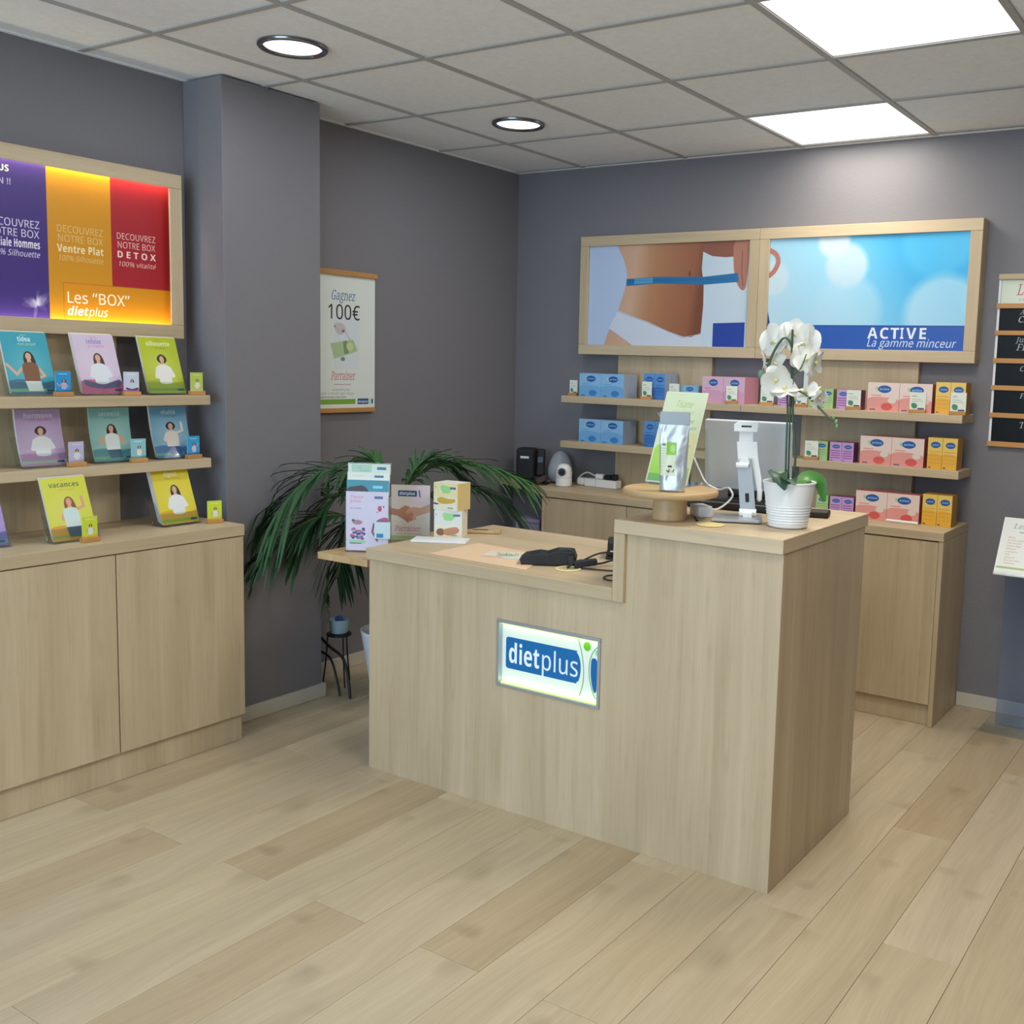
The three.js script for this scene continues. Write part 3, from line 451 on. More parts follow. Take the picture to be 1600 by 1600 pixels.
function miniCard(bg, draw) { return print(canvasTex(100, 150, (x, w, h) => { x.fillStyle = bg; x.fillRect(0, 0, w, h); draw(x, w, h); }), 0.5); }
const wave = (c) => (x, w, h) => blob(x, [[-20, h * 0.78], [w * 0.5, h * 0.86], [w + 20, h * 0.72], [w + 20, h + 30], [-20, h + 30]], c);
const figCard = (bg, wv, fig) => miniCard(bg, (x, w, h) => { wave(wv)(x, w, h); lady(x, w * 0.55, h * 0.55, 56, fig); stroke(x, [[25, 18], [75, 18]], 6, '#ffffff88'); });
const CARDS = {
  blue: figCard('#2a9ad8', '#1f78c0', { hair: '#2a2020', skin: sk, top: '#c9b0d8', pose: 'shrug', long: 1 }), white: figCard('#ccd0e0', '#b768a8', { hair: '#2a2028', skin: sk, top: '#c6d4e0', long: 1, bottom: '#4a4468', lotus: 1 }), lime: figCard('#bcd45c', '#cdd8a0', { hair: '#4a4a20', skin: sk, top: '#e8ecd8', pose: 'cross' }),
  lilac: figCard('#c0bcdc', '#aaa8c4', { hair: '#28202c', skin: sk, top: '#dfe0ea', pose: 'cross' }), green: figCard('#8cc4cc', '#4aa090', { hair: '#343434', skin: sk, top: '#dfe4ec', pose: 'open' }), sky: figCard('#3aa0d8', '#1a70c0', { hair: '#18202c', skin: sk, top: '#d8c8dc', pose: 'raise' }), yellow: figCard('#cfe03c', '#d8c04c', { hair: '#5a3a24', skin: sk, top: '#dfe8e8', pose: 'open' }),
  plain: miniCard('#e6ecdf', (x, w, h) => { txt(x, 'info', 12, 30, 18, '#5c6a64'); stroke(x, [[14, 55], [70, 55]], 4, '#a9b4ac'); stroke(x, [[14, 70], [80, 70]], 4, '#a9b4ac'); blob(x, [[10, 80], [50, 90], [46, 130], [12, 125]], '#4c8c6a'); rr(x, 50, 122, 42, 12, 3, '#2c4a7c'); }),
};
function card(key, colour, x, y, z, turn, where, w = 0.052, h = 0.076) {
  const g = 'small cards in wooden blocks';
  const b = thing('card_block', `little wooden block holding the ${colour} card ${where}`, 'card holder', [x, y, z], turn, 'wooden card blocks');
  part('block', wspan(-w / 2 - 0.002, w / 2 + 0.002, 0.0005, 0.015, -0.012, -0.0032, 'x', 0.001), bamboo, b); part('block', wspan(-w / 2 - 0.002, w / 2 + 0.002, 0.0005, 0.015, 0.0005, 0.012, 'x', 0.001), bamboo, b); part('slot_base', wspan(-w / 2 - 0.002, w / 2 + 0.002, 0.0005, 0.006, -0.003, 0.0003, 'x', 0.0005), bamboo, b);
  const c = thing('mini_card', `small ${colour} card ${where}`, 'card', [x, y + 0.0065, z], turn, g);
  part('card_sheet', span(-w / 2, w / 2, 0, h, -0.0018, -0.0008, 0), paper, c); part('printed_face', new THREE.PlaneGeometry(w, h), CARDS[key], c, [0, h / 2, -0.0006]);
}
const QL = Math.PI / 2;
card('blue', 'bright blue', 0.2, LS[0], 2.645, QL, 'beside the teal leaflets'); card('white', 'white and pink', 0.195, LS[0], 2.402, QL - 0.2, 'beside the pale pink leaflets'); card('lime', 'lime green', 0.19, LS[0], 2.14, QL, 'beside the lime green leaflets');
card('lilac', 'lilac', 0.197, LS[1], 2.606, QL, 'beside the lilac leaflets'); card('green', 'sea green', 0.2, LS[1], 2.384, QL - 0.15, 'beside the sea green leaflets'); card('sky', 'sky blue', 0.197, LS[1], 2.163, QL, 'beside the light blue leaflets');
card('yellow', 'yellow', 0.345, LT, 2.655, QL, 'in front of the yellow holiday leaflets'); card('yellow', 'yellow green', 0.305, LT, 2.157, QL - 0.3, 'at the cabinet end by the pillar');

// ------------------------------------------------------------------ product boxes on the back shelves
function boxFace(o) {
  return canvasTex(o.tall ? 128 : 256, 256, (x, w, h) => {
    x.fillStyle = o.bg; x.fillRect(0, 0, w, h); if (o.low) { blob(x, [[-20, h * 0.55], [w * 0.4, h * 0.48], [w + 30, h * 0.58], [w + 40, h + 40], [-40, h + 40]], o.low); } if (o.spot) ell(x, w * 0.62, h * 0.84, w * 0.18, h * 0.13, o.spot);
    if (o.tea) ell(x, w * 0.78, h * 0.62, w * 0.13, h * 0.1, '#e2d9cc'); blob(x, [[w * 0.25, h * 0.12], [w * 0.4, h * 0.2], [w * 0.35, h * 0.32], [w * 0.22, h * 0.26]], '#b9cfa0');
    ell(x, w * 0.53, h * 0.23, w * (o.tall ? 0.33 : 0.21), h * (o.tall ? 0.1 : 0.13), '#1c56a4'); txt(x, 'active', w * 0.53, h * 0.23, o.tall ? 20 : 28, '#a9c8ea', { a: 'center', w: 'bold' });
    for (let i = 0; i < o.lines; i++) stroke(x, [[w * 0.12, h * (0.45 + i * 0.12)], [w * (o.tall ? 0.85 : 0.42), h * (0.45 + i * 0.12)]], o.lw || 7, o.ink); rr(x, w * 0.08, h * 0.93, w * 0.18, h * 0.035, 3, '#2c4a80');
  });
}
const BOX = {
  blue: { front: boxFace({ bg: '#8cbfe8', low: '#74aede', spot: '#3c83c4', lines: 1, ink: '#6a9fd2' }), side: '#aab9d2', w: 0.131, h: 0.116, d: 0.063, word: 'light blue' },
  slimBlue: { front: boxFace({ bg: '#5e97d4', low: '#3f7ac2', lines: 4, ink: '#2c62b0', tall: 1 }), side: '#9fb0cc', w: 0.06, h: 0.126, d: 0.063, word: 'narrow mid blue' },
  flatBlue: { front: boxFace({ bg: '#86b8dc', low: '#6ba6d2', lines: 1, ink: '#4a86bc' }), side: '#9cb8d0', w: 0.1, h: 0.075, d: 0.07, word: 'low blue' },
  rose: { front: boxFace({ bg: '#dfb5ce', low: '#d9a3c2', lines: 1, ink: '#c878a8' }), side: '#d897ae', w: 0.109, h: 0.122, d: 0.075, word: 'rose pink' },
  coral: { front: boxFace({ bg: '#ecd6cc', low: '#e69c92', spot: '#d95a54', tea: 1, lines: 1, ink: '#dc7f78' }), side: '#c06a68', w: 0.137, h: 0.121, d: 0.07, word: 'large coral pink' },
  yellow: { front: boxFace({ bg: '#ecc864', low: '#eab138', lines: 4, ink: '#dca040', tall: 1 }), side: '#bb8a3a', w: 0.06, h: 0.131, d: 0.085, word: 'yellow' },
  purple: { front: boxFace({ bg: '#c79cd0', lines: 4, ink: '#8a3a94', lw: 10, tall: 1 }), side: '#7a3f72', w: 0.0535, h: 0.085, d: 0.06, word: 'small purple' },
  green: { front: boxFace({ bg: '#a9c88a', lines: 3, ink: '#7aa85c', tall: 1 }), side: '#86a84c', w: 0.055, h: 0.085, d: 0.06, word: 'small green' },
};
for (const k in BOX) { const b = BOX[k], f = print(b.front, 0.45), s = std({ color: b.side, roughness: 0.55 }); b.mats = [s, s, s, s, f, s]; b.geo = new THREE.BoxGeometry(b.w, b.h, b.d); }
function box(k, x0, y, zf, label, turn = 0) { const b = BOX[k]; solo('product_box', b.geo, b.mats, label, 'box', [x0 + b.w / 2, y + b.h / 2 + 0.0003, zf - b.d / 2], [0, turn, 0], `${b.word} product boxes`); }
function pair(k, x0, y, zf, where, back, gap = 0.0012) {
  const b = BOX[k];
  box(k, x0, y, zf, `left of two ${b.word} product boxes ${where}`); box(k, x0 + b.w + gap, y, zf, `right of two ${b.word} product boxes ${where}`);
  if (back) box(k, x0 + b.w + gap, y, zf - b.d - 0.0012, `rear ${b.word} product box behind the right front one ${where}`);
}
const up = 'on the upper back shelf', lo = 'on the lower back shelf', cab = 'on the back cabinet';
pair('blue', 0.557, BS[0], 0.19, up, true); pair('slimBlue', 0.922, BS[0], 0.17, up, true); box('flatBlue', 1.12, BS[0], 0.16, 'low blue product box behind the tall green sign on the upper shelf');
pair('rose', 1.256, BS[0], 0.19, up, true); box('purple', 1.642, BS[0], 0.19, 'single small purple product box behind the orchid on the upper shelf');
box('green', 1.79, BS[0], 0.19, 'left of two small green product boxes behind the orchid on the upper shelf'); box('green', 1.847, BS[0], 0.19, 'right of two small green product boxes behind the orchid on the upper shelf');
pair('purple', 1.918, BS[0], 0.19, up, false); pair('coral', 2.056, BS[0], 0.19, up, false); pair('yellow', 2.345, BS[0], 0.19, up, false);
pair('blue', 0.561, BS[1], 0.19, lo, true); pair('slimBlue', 0.946, BS[1], 0.19, lo, false);
box('green', 1.833, BS[1], 0.19, 'single small green product box on the lower back shelf'); pair('purple', 1.899, BS[1], 0.19, lo, false); pair('coral', 2.036, BS[1], 0.19, lo, false); pair('yellow', 2.327, BS[1], 0.19, lo, false);
box('green', 1.86, BT, 0.22, 'single small green product box on the back cabinet'); pair('purple', 1.923, BT, 0.22, cab, false); pair('coral', 2.04, BT, 0.22, cab, false); pair('yellow', 2.328, BT, 0.22, cab, false);
const pk = 'plain';
card(pk, 'white', 0.5, BS[0], 0.16, 0.1, 'at the left end of the upper back shelf', 0.045, 0.072); card(pk, 'white', 0.957, BS[0], 0.195, 0.1, 'before the narrow blue boxes', 0.052, 0.08); card(pk, 'white', 1.105, BS[0], 0.19, 0.1, 'above the tall green sign', 0.052, 0.075); card(pk, 'white', 1.418, BS[0], 0.206, 0.3, 'before the right rose pink box', 0.052, 0.075);
card(pk, 'white', 1.588, BS[0], 0.19, 0.2, 'between rose boxes and the orchid', 0.06, 0.078); card(pk, 'white', 1.76, BS[0], 0.205, 0.1, 'behind the lower orchid flowers', 0.05, 0.07); card(pk, 'white', 2.0, BS[0], 0.205, 0.2, 'before the upper purple boxes', 0.06, 0.078); card(pk, 'white', 2.277, BS[0], 0.206, 0.15, 'before the right upper coral box', 0.065, 0.08); card(pk, 'white', 2.443, BS[0], 0.206, 0.1, 'before the right upper yellow box', 0.062, 0.085);
card(pk, 'pale', 1.82, BS[1], 0.206, 0.1, 'beside the lower small green box', 0.06, 0.078);
solo('white_tube', new THREE.CapsuleGeometry(0.006, 0.13, 4, 12), glossWhite, 'thin white tube lying before the coral boxes on the cabinet', 'tube', [2.25, BT + 0.0064, 0.235], [0, -0.05, Math.PI / 2]);

// ------------------------------------------------------------------ things on the low counter and the side flap
const CL = 0.7855, CH = 0.989, FACE = 0.55;      // FACE: turn of things that face the shop door
{ // tiered leaflet dispenser on the flap
  const t = thing('leaflet_dispenser', 'tall clear dispenser of four stepped leaflets on the side flap', 'leaflet holder', [0.828, 0.7405, 1.905], FACE);
  const w = 0.157;
  const faces = [
    canvasTex(256, 400, (x, W, h) => { x.fillStyle = '#d5cfe6'; x.fillRect(0, 0, W, h); txt(x, 'Pause', 24, 34, 30, '#d8789c', { w: 'italic' }); txt(x, 'gourmande', 24, 62, 30, '#d8789c', { w: 'italic', fit: 66 }); rr(x, 172, 28, 52, 18, 4, '#5a6c98'); txt(x, 'les recettes', 24, 112, 14, '#5c5670'); ell(x, 205, 112, 12, 20, '#b04a6c'); ell(x, 228, 98, 5, 6, '#7a4a74'); ell(x, 190, 136, 4, 4, '#6a4a74'); blob(x, [[180, 190], [256, 160], [262, 230], [180, 240]], '#a8547e'); ell(x, 70, 208, 30, 16, '#b07a94'); ell(x, 44, 196, 9, 10, '#4c6058'); for (let i = 0; i < 26; i++) ell(x, 30 + rnd() * 80, 250 + rnd() * 70, 10, 9, ['#5a5894', '#8a7cb4', '#c85070', '#463f78'][i % 4]); stroke(x, [[170, 215], [160, 270], [190, 330]], 12, '#8a4a6c'); x.fillStyle = '#9ad2ac'; x.fillRect(18, 330, 100, 22); x.fillStyle = '#3c6258'; x.fillRect(24, 348, 70, 6); }),
    canvasTex(256, 80, (x, W, h) => { x.fillStyle = '#3c8ea6'; x.fillRect(0, 0, W, h); blob(x, [[0, 40], [60, 34], [100, 26], [138, 60], [130, 90], [0, 90]], '#3a2f38'); rr(x, 158, 30, 60, 14, 4, '#8ed2f0'); }),
    canvasTex(256, 80, (x, W, h) => { x.fillStyle = '#dfe6dc'; x.fillRect(0, 0, W, h); txt(x, 'Ateliers', 26, 30, 22, '#dcbfae', { w: 'italic' }); rr(x, 164, 24, 56, 18, 4, '#3f6a92'); }),
    canvasTex(256, 80, (x, W, h) => { x.fillStyle = '#cfe0d2'; x.fillRect(0, 0, W, h); x.fillStyle = '#a9ccb8'; x.fillRect(22, 6, 122, h - 12); txt(x, 'LE', 60, 26, 20, '#6fae90'); txt(x, 'GUIDE', 70, 52, 20, '#6fae90'); rr(x, 176, 22, 56, 22, 4, '#3f6a92'); }),
  ];
  const steps = [[0.0, 0.218, 0.018], [0.2, 0.259, 0.0085], [0.245, 0.286, -0.001], [0.272, 0.315, -0.0105]];
  steps.forEach(([y0, y1, z], i) => { part('leaflet', span(-w / 2 + 0.003, w / 2 - 0.003, y0 + 0.006, y1, z - 0.008, z, 0), paper, t); part('leaflet_face', new THREE.PlaneGeometry(w - 0.006, y1 - y0 - 0.006), print(faces[i], 0.35), t, [0, (y0 + y1 + 0.006) / 2, z + 0.0004]); });
  part('base', span(-w / 2, w / 2, 0, 0.004, -0.03, 0.024, 0.0005), acrylic, t); part('back_plate', span(-w / 2, w / 2, 0.004, 0.319, -0.0215, -0.0192, 0.0005), acrylic, t);
  for (const k of [-1, 1]) part('side_wall', span(k > 0 ? w / 2 - 0.002 : -w / 2, k > 0 ? w / 2 : -w / 2 + 0.002, 0.004, 0.2, -0.019, 0.024, 0.0005), acrylic, t);
  part('card_pocket', span(0.028, w / 2 + 0.006, 0.052, 0.112, 0.0245, 0.0257, 0), std({ color: '#c9dfe6', roughness: 0.4 }), t); part('card_mark', span(0.036, 0.06, 0.056, 0.07, 0.0258, 0.0262, 0), std({ color: '#2b86b8', roughness: 0.5 }), t);
}
{ // handshake sign
  const t = thing('acrylic_sign', 'acrylic stand with handshake picture behind the leaflet dispenser', 'sign', [0.8, 0.7403, 1.66], FACE);
  const w = 0.148, h = 0.218;
  part('sign_sheet', span(-w / 2, w / 2, 0.006, h, -0.0012, 0, 0), paper, t);
  part('printed_face', new THREE.PlaneGeometry(w, h - 0.006), print(canvasTex(256, 340, (x, W, H2) => {
    x.fillStyle = '#dcd8d2'; x.fillRect(0, 0, W, H2); x.fillStyle = '#ddd0da'; x.fillRect(140, 0, 116, 120);
    rr(x, 46, 34, 124, 36, 6, '#2c4f8a'); txt(x, 'dietplus', 54, 52, 26, '#dfe7f0', { w: 'bold', fit: 104 }); stroke(x, [[184, 34], [190, 70]], 8, '#2c4f8a');
    poly(x, [[-10, 142], [50, 152], [92, 126], [120, 132], [150, 168], [140, 214], [104, 226], [70, 206], [40, 190], [-10, 182]], '#b98670'); poly(x, [[266, 108], [196, 138], [150, 134], [112, 142], [96, 172], [112, 178], [138, 166], [164, 192], [188, 184], [266, 160]], '#cfa28e'); for (let i = 0; i < 4; i++) stroke(x, [[96 + i * 17, 196 - i * 3], [112 + i * 16, 224 - i * 6]], 13, ['#b07c66', '#bb8871', '#c4927c', '#cb9b86'][i]); stroke(x, [[100, 172], [126, 160]], 10, '#c79884');
    txt(x, 'Parrainer', 24, 268, 46, '#b86a7c', { f: 'serif', w: 'italic', fit: 170 }); txt(x, 'un ami, c’est gagner ensemble', 40, 300, 12, '#8c8a80'); x.fillStyle = '#a9c18c'; x.fillRect(0, 312, 256, 28);
  }), 0.4), t, [0, (h + 0.006) / 2, 0.0004]);
  part('back_plate', span(-w / 2 - 0.002, w / 2 + 0.002, 0.0045, h + 0.002, -0.004, -0.002, 0.0004), acrylic, t); part('base', span(-w / 2 - 0.002, w / 2 + 0.002, 0.0005, 0.004, -0.055, 0.03, 0.0005), acrylic, t);
}
{ // biscuit boxes, the upper one turned
  const face = (a, b, c) => print(canvasTex(256, 256, (x, W, h) => { x.fillStyle = '#e7e3cf'; x.fillRect(0, 0, W, h); x.fillStyle = a; x.fillRect(0, 0, W, h * 0.52); poly(x, [[70, 40], [90, 20], [180, 30], [190, 66], [160, 96], [100, 96]], '#9ddb8c'); rr(x, 176, 34, 62, 20, 4, '#5d6c92'); ell(x, 20, 40, 8, 10, '#b9b6a8'); if (c) { ell(x, 60, 205, 40, 34, '#8e5a40'); blob(x, [[80, 180], [150, 160], [220, 150], [240, 200], [160, 236], [90, 234]], '#c08a62'); } else { blob(x, [[30, 150], [90, 130], [150, 150], [240, 140], [230, 180], [120, 200], [50, 190]], b); poly(x, [[0, 190], [60, 196], [40, 208], [0, 204]], '#4a4438'); } rr(x, 150, 226, 60, 14, 3, '#a9a894'); }), 0.5);
  const side = std({ color: '#dcc98c', roughness: 0.6 }), top = std({ color: '#e9e6da', roughness: 0.6 });
  const low = solo('biscuit_box', new THREE.BoxGeometry(0.104, 0.1, 0.085), [top, top, top, top, face('#dfe0dc', '#d8b45c', true), top], 'lower biscuit box showing a chocolate biscuit on the low counter', 'box', [0.998, CL + 0.0503, 1.655], [0, FACE - 0.08, 0], 'stacked biscuit boxes');
  solo('biscuit_box', new THREE.BoxGeometry(0.104, 0.1, 0.085), [side, side, top, top, face('#e9dfae', '#d0aa48', false), top], 'upper biscuit box with yellow side turned to the right', 'box', [1.002, CL + 0.1508, 1.655], [0, FACE - 0.42, 0], 'stacked biscuit boxes');
}
solo('white_pad', new RoundedBoxGeometry(0.2, 0.008, 0.085, 1, 0.002), white, 'flat white writing pad before the biscuit boxes', 'pad', [1.05, CL + 0.0042, 1.768], [0, FACE - 0.05, 0]);
{
  const t = thing('pen_rest', 'small pale wooden rest with a dark slot beside the biscuit boxes', 'pen rest', [1.04, CL, 1.535], FACE);
  part('body', grain(new RoundedBoxGeometry(0.12, 0.012, 0.03, 2, 0.004).translate(0, 0.0065, 0), 'x'), std({ map: oakMap, color: '#fff0d8', roughness: 0.5 }), t); part('slot', span(-0.03, 0.03, 0.0127, 0.0138, -0.006, 0.004, 0), black, t); part('end_cap', grain(new RoundedBoxGeometry(0.024, 0.016, 0.034, 2, 0.004).translate(0.066, 0.0085, 0), 'x'), std({ map: oakMap, color: '#ffecd0', roughness: 0.5 }), t);
}
{ // peach folder and the leaflet on it
  const s = (pts, y, d) => { const g = new THREE.ExtrudeGeometry(new THREE.Shape(pts.map(([a, b]) => new THREE.Vector2(a, -b))), { depth: d, bevelEnabled: false }); g.rotateX(-Math.PI / 2); g.translate(0, y, 0); return g; };
  solo('peach_folder', s([[1.185, 1.977], [1.18, 1.716], [1.5, 1.745], [1.6, 1.985]], CL + 0.0004, 0.002), std({ color: '#e6c8a6', roughness: 0.75 }), 'peach paper folder lying at the front of the low counter', 'folder');
  const t = thing('printed_flyer', 'pale flyer with sketched figures lying on the peach folder', 'flyer', [1.405, CL + 0.003, 1.838], 0.35);
  part('flyer_sheet', span(-0.075, 0.075, 0, 0.0012, -0.055, 0.055, 0), paper, t);
  part('printed_face', new THREE.PlaneGeometry(0.15, 0.11).rotateX(-Math.PI / 2), print(canvasTex(256, 188, (x, W, h) => { x.fillStyle = '#e2e2cf'; x.fillRect(0, 0, W, h); x.fillStyle = '#e6b6a8'; x.fillRect(0, 150, W * 0.5, 38); blob(x, [[70, 90], [180, 70], [200, 120], [80, 150]], '#9db8a0'); for (let i = 0; i < 9; i++) stroke(x, [[60 + i * 18, 40 + (i % 3) * 14], [66 + i * 18, 64 + (i % 2) * 20]], 6, ['#4a5a54', '#7a5a54', '#39424a'][i % 3]); stroke(x, [[20, 30], [230, 24]], 5, '#c8ccc0'); }), 0.5), t, [0, 0.0016, 0]);
}
{ // payment terminal
  const t = thing('payment_terminal', 'black card payment terminal lying on the low counter', 'card terminal', [1.592, CL, 1.853], 0.55);
  const prof = new THREE.Shape([[-0.083, 0.001], [0.083, 0.001], [0.086, 0.02], [0.078, 0.04], [0.03, 0.042], [-0.005, 0.03], [-0.03, 0.033], [-0.076, 0.024], [-0.088, 0.014]].map((p) => new THREE.Vector2(...p)));
  const g = new THREE.ExtrudeGeometry(prof, { depth: 0.07, bevelEnabled: true, bevelSize: 0.004, bevelThickness: 0.006, bevelSegments: 3 }); g.translate(0, 0.004, -0.035);
  part('body', g, black, t); part('screen', span(0.028, 0.07, 0, 0.0012, -0.026, 0.026, 0), std({ color: '#30343c', roughness: 0.15 }), t, [0.002, 0.0498, 0]);
  for (let i = 0; i < 4; i++) for (let j = 0; j < 3; j++) part('key', new RoundedBoxGeometry(0.009, 0.003, 0.013, 1, 0.001), std({ color: '#4a4a4e', roughness: 0.5 }), t, [-0.07 + i * 0.012, 0.0318 + i * 0.0019, -0.019 + j * 0.019]);
}
{
  const t = thing('cable_grommet', 'round cream cable grommet in the low counter top', 'grommet', [1.69, CL, 1.885]);
  part('rim', lathe([[0.033, 0.0005], [0.042, 0.0005], [0.042, 0.003], [0.036, 0.004], [0.033, 0.003], [0.033, 0.0005]], 40), std({ color: '#e9dfae', roughness: 0.5 }), t); part('hole_cover', new THREE.CylinderGeometry(0.0325, 0.0325, 0.0012, 32), std({ color: '#c9bb86', roughness: 0.7 }), t, [0, 0.0012, 0]);
  const h2 = thing('cable_grommet', 'yellow cream grommet cap between the round stand and tablet stand', 'grommet', [2.213, CH, 1.935]);
  part('rim', lathe([[0.0, 0.0008], [0.04, 0.0008], [0.04, 0.003], [0.034, 0.0042], [0.0, 0.0042]], 40), std({ color: '#ead998', roughness: 0.5 }), h2);
}
{
  const t = thing('cable_bundle', 'tangle of black cables running from the terminal behind the step', 'cables', [0, 0, 0]), y = CL + 0.006;
  part('cable', tube([[1.69, y, 1.89], [1.71, y + 0.02, 1.85], [1.74, y + 0.004, 1.79], [1.77, y + 0.012, 1.73], [1.81, y, 1.67]], 0.0035), black, t); part('cable', tube([[1.668, y, 1.79], [1.72, y + 0.03, 1.745], [1.76, y + 0.03, 1.715], [1.83, y + 0.01, 1.68]], 0.003), black, t);
  part('cable', tube([[1.72, y - 0.002, 1.86], [1.8, y - 0.002, 1.84], [1.88, y - 0.002, 1.8], [1.94, y - 0.002, 1.76]], 0.0025), black, t); part('cable', tube([[1.94, y - 0.002, 1.83], [1.88, y - 0.002, 1.86], [1.85, y - 0.002, 1.91], [1.87, y - 0.002, 1.95], [1.93, y - 0.002, 1.96]], 0.0025), black, t);
  part('plug', new RoundedBoxGeometry(0.075, 0.022, 0.022, 2, 0.005), softBlack, t, [1.727, CL + 0.018, 1.842], [0, 0.75, 0.12]); part('plug', new RoundedBoxGeometry(0.02, 0.03, 0.014, 2, 0.004), softBlack, t, [1.69, CL + 0.024, 1.868], [0, 0.4, 0.3]);
}
{
  const t = thing('receipt_printer', 'black box device with white labels tucked behind the counter step', 'printer', [1.722, CL, 1.575], FACE);
  part('body', new RoundedBoxGeometry(0.14, 0.05, 0.12, 2, 0.008).translate(0, 0.034, 0), softBlack, t); part('foot', new RoundedBoxGeometry(0.15, 0.009, 0.13, 1, 0.003).translate(0, 0.005, 0), black, t); part('label_strip', span(-0.06, 0.06, 0.022, 0.03, 0.0602, 0.0612, 0), white, t); part('badge', span(-0.02, 0.02, 0.042, 0.05, 0.0602, 0.0612, 0), silver, t);
}

// ------------------------------------------------------------------ things on the high counter
const RS = [2.066, 1.912], RT = CH + 0.091;     // round stand centre and top height
{
  const t = thing('round_stand', 'round wooden cake stand on the high counter', 'display stand', [RS[0], CH, RS[1]]);
  part('foot', grain(new THREE.CylinderGeometry(0.05, 0.051, 0.0695, 16).translate(0, 0.0355, 0), 'y'), beech, t);
  part('disc', grain(lathe([[0, 0.0705], [0.13, 0.0705], [0.138, 0.073], [0.141, 0.08], [0.139, 0.088], [0.134, 0.0908], [0, 0.0908]], 72), 'x'), beech, t);
}
{ // herbal tea sign, leaning back
  const t = thing('leaning_sign', 'pale green herbal tea sign leaning on the round stand', 'sign', [2.02, RT, 1.85], -0.08);
  const w = 0.15, h = 0.29, lean = 0.36, g = new THREE.Group(); g.name = 'sign_board'; g.rotation.x = -lean; g.position.set(0, 0.006, 0.01); t.add(g);
  part('plate', span(-w / 2, w / 2, 0, h, -0.003, 0, 0.0004), std({ color: '#dfe6c8', roughness: 0.3 }), g);
  part('printed_face', new THREE.PlaneGeometry(w - 0.01, h - 0.01), print(canvasTex(300, 512, (x, W, H2) => {
    x.fillStyle = '#d6e3c0'; x.fillRect(0, 0, W, H2); blob(x, [[120, 260], [320, 200], [330, 420], [150, 430]], '#dfdfa4'); blob(x, [[-20, 330], [70, 280], [120, 400], [200, 440], [320, 410], [320, 540], [-20, 540]], '#a5d65c'); x.fillStyle = '#78bb6c'; x.fillRect(0, 470, W, 50);
    txt(x, 'Tisane', 85, 62, 56, '#a9c878', { w: 'italic', fit: 130 }); txt(x, 'circulation', 60, 108, 44, '#bccf8c', { w: 'italic', fit: 180 }); txt(x, 'légère', 150, 160, 34, '#7c9a94', { f: 'serif', w: 'italic' }); txt(x, 'et douce', 160, 198, 30, '#7c9a94', { f: 'serif', w: 'italic' }); txt(x, 'vigne rouge', 190, 300, 16, '#b4b88c');
  }), 0.35), g, [0, h / 2, 0.0005]);
  part('rear_leg', span(-w / 2, w / 2, 0, 0.17, -0.003, 0, 0.0004), acrylic, t, [0, 0.001, -0.118], [0.16, 0, 0]); part('foot_strip', span(-w / 2, w / 2, 0.0005, 0.0035, -0.117, 0.012, 0.0004), acrylic, t);
}
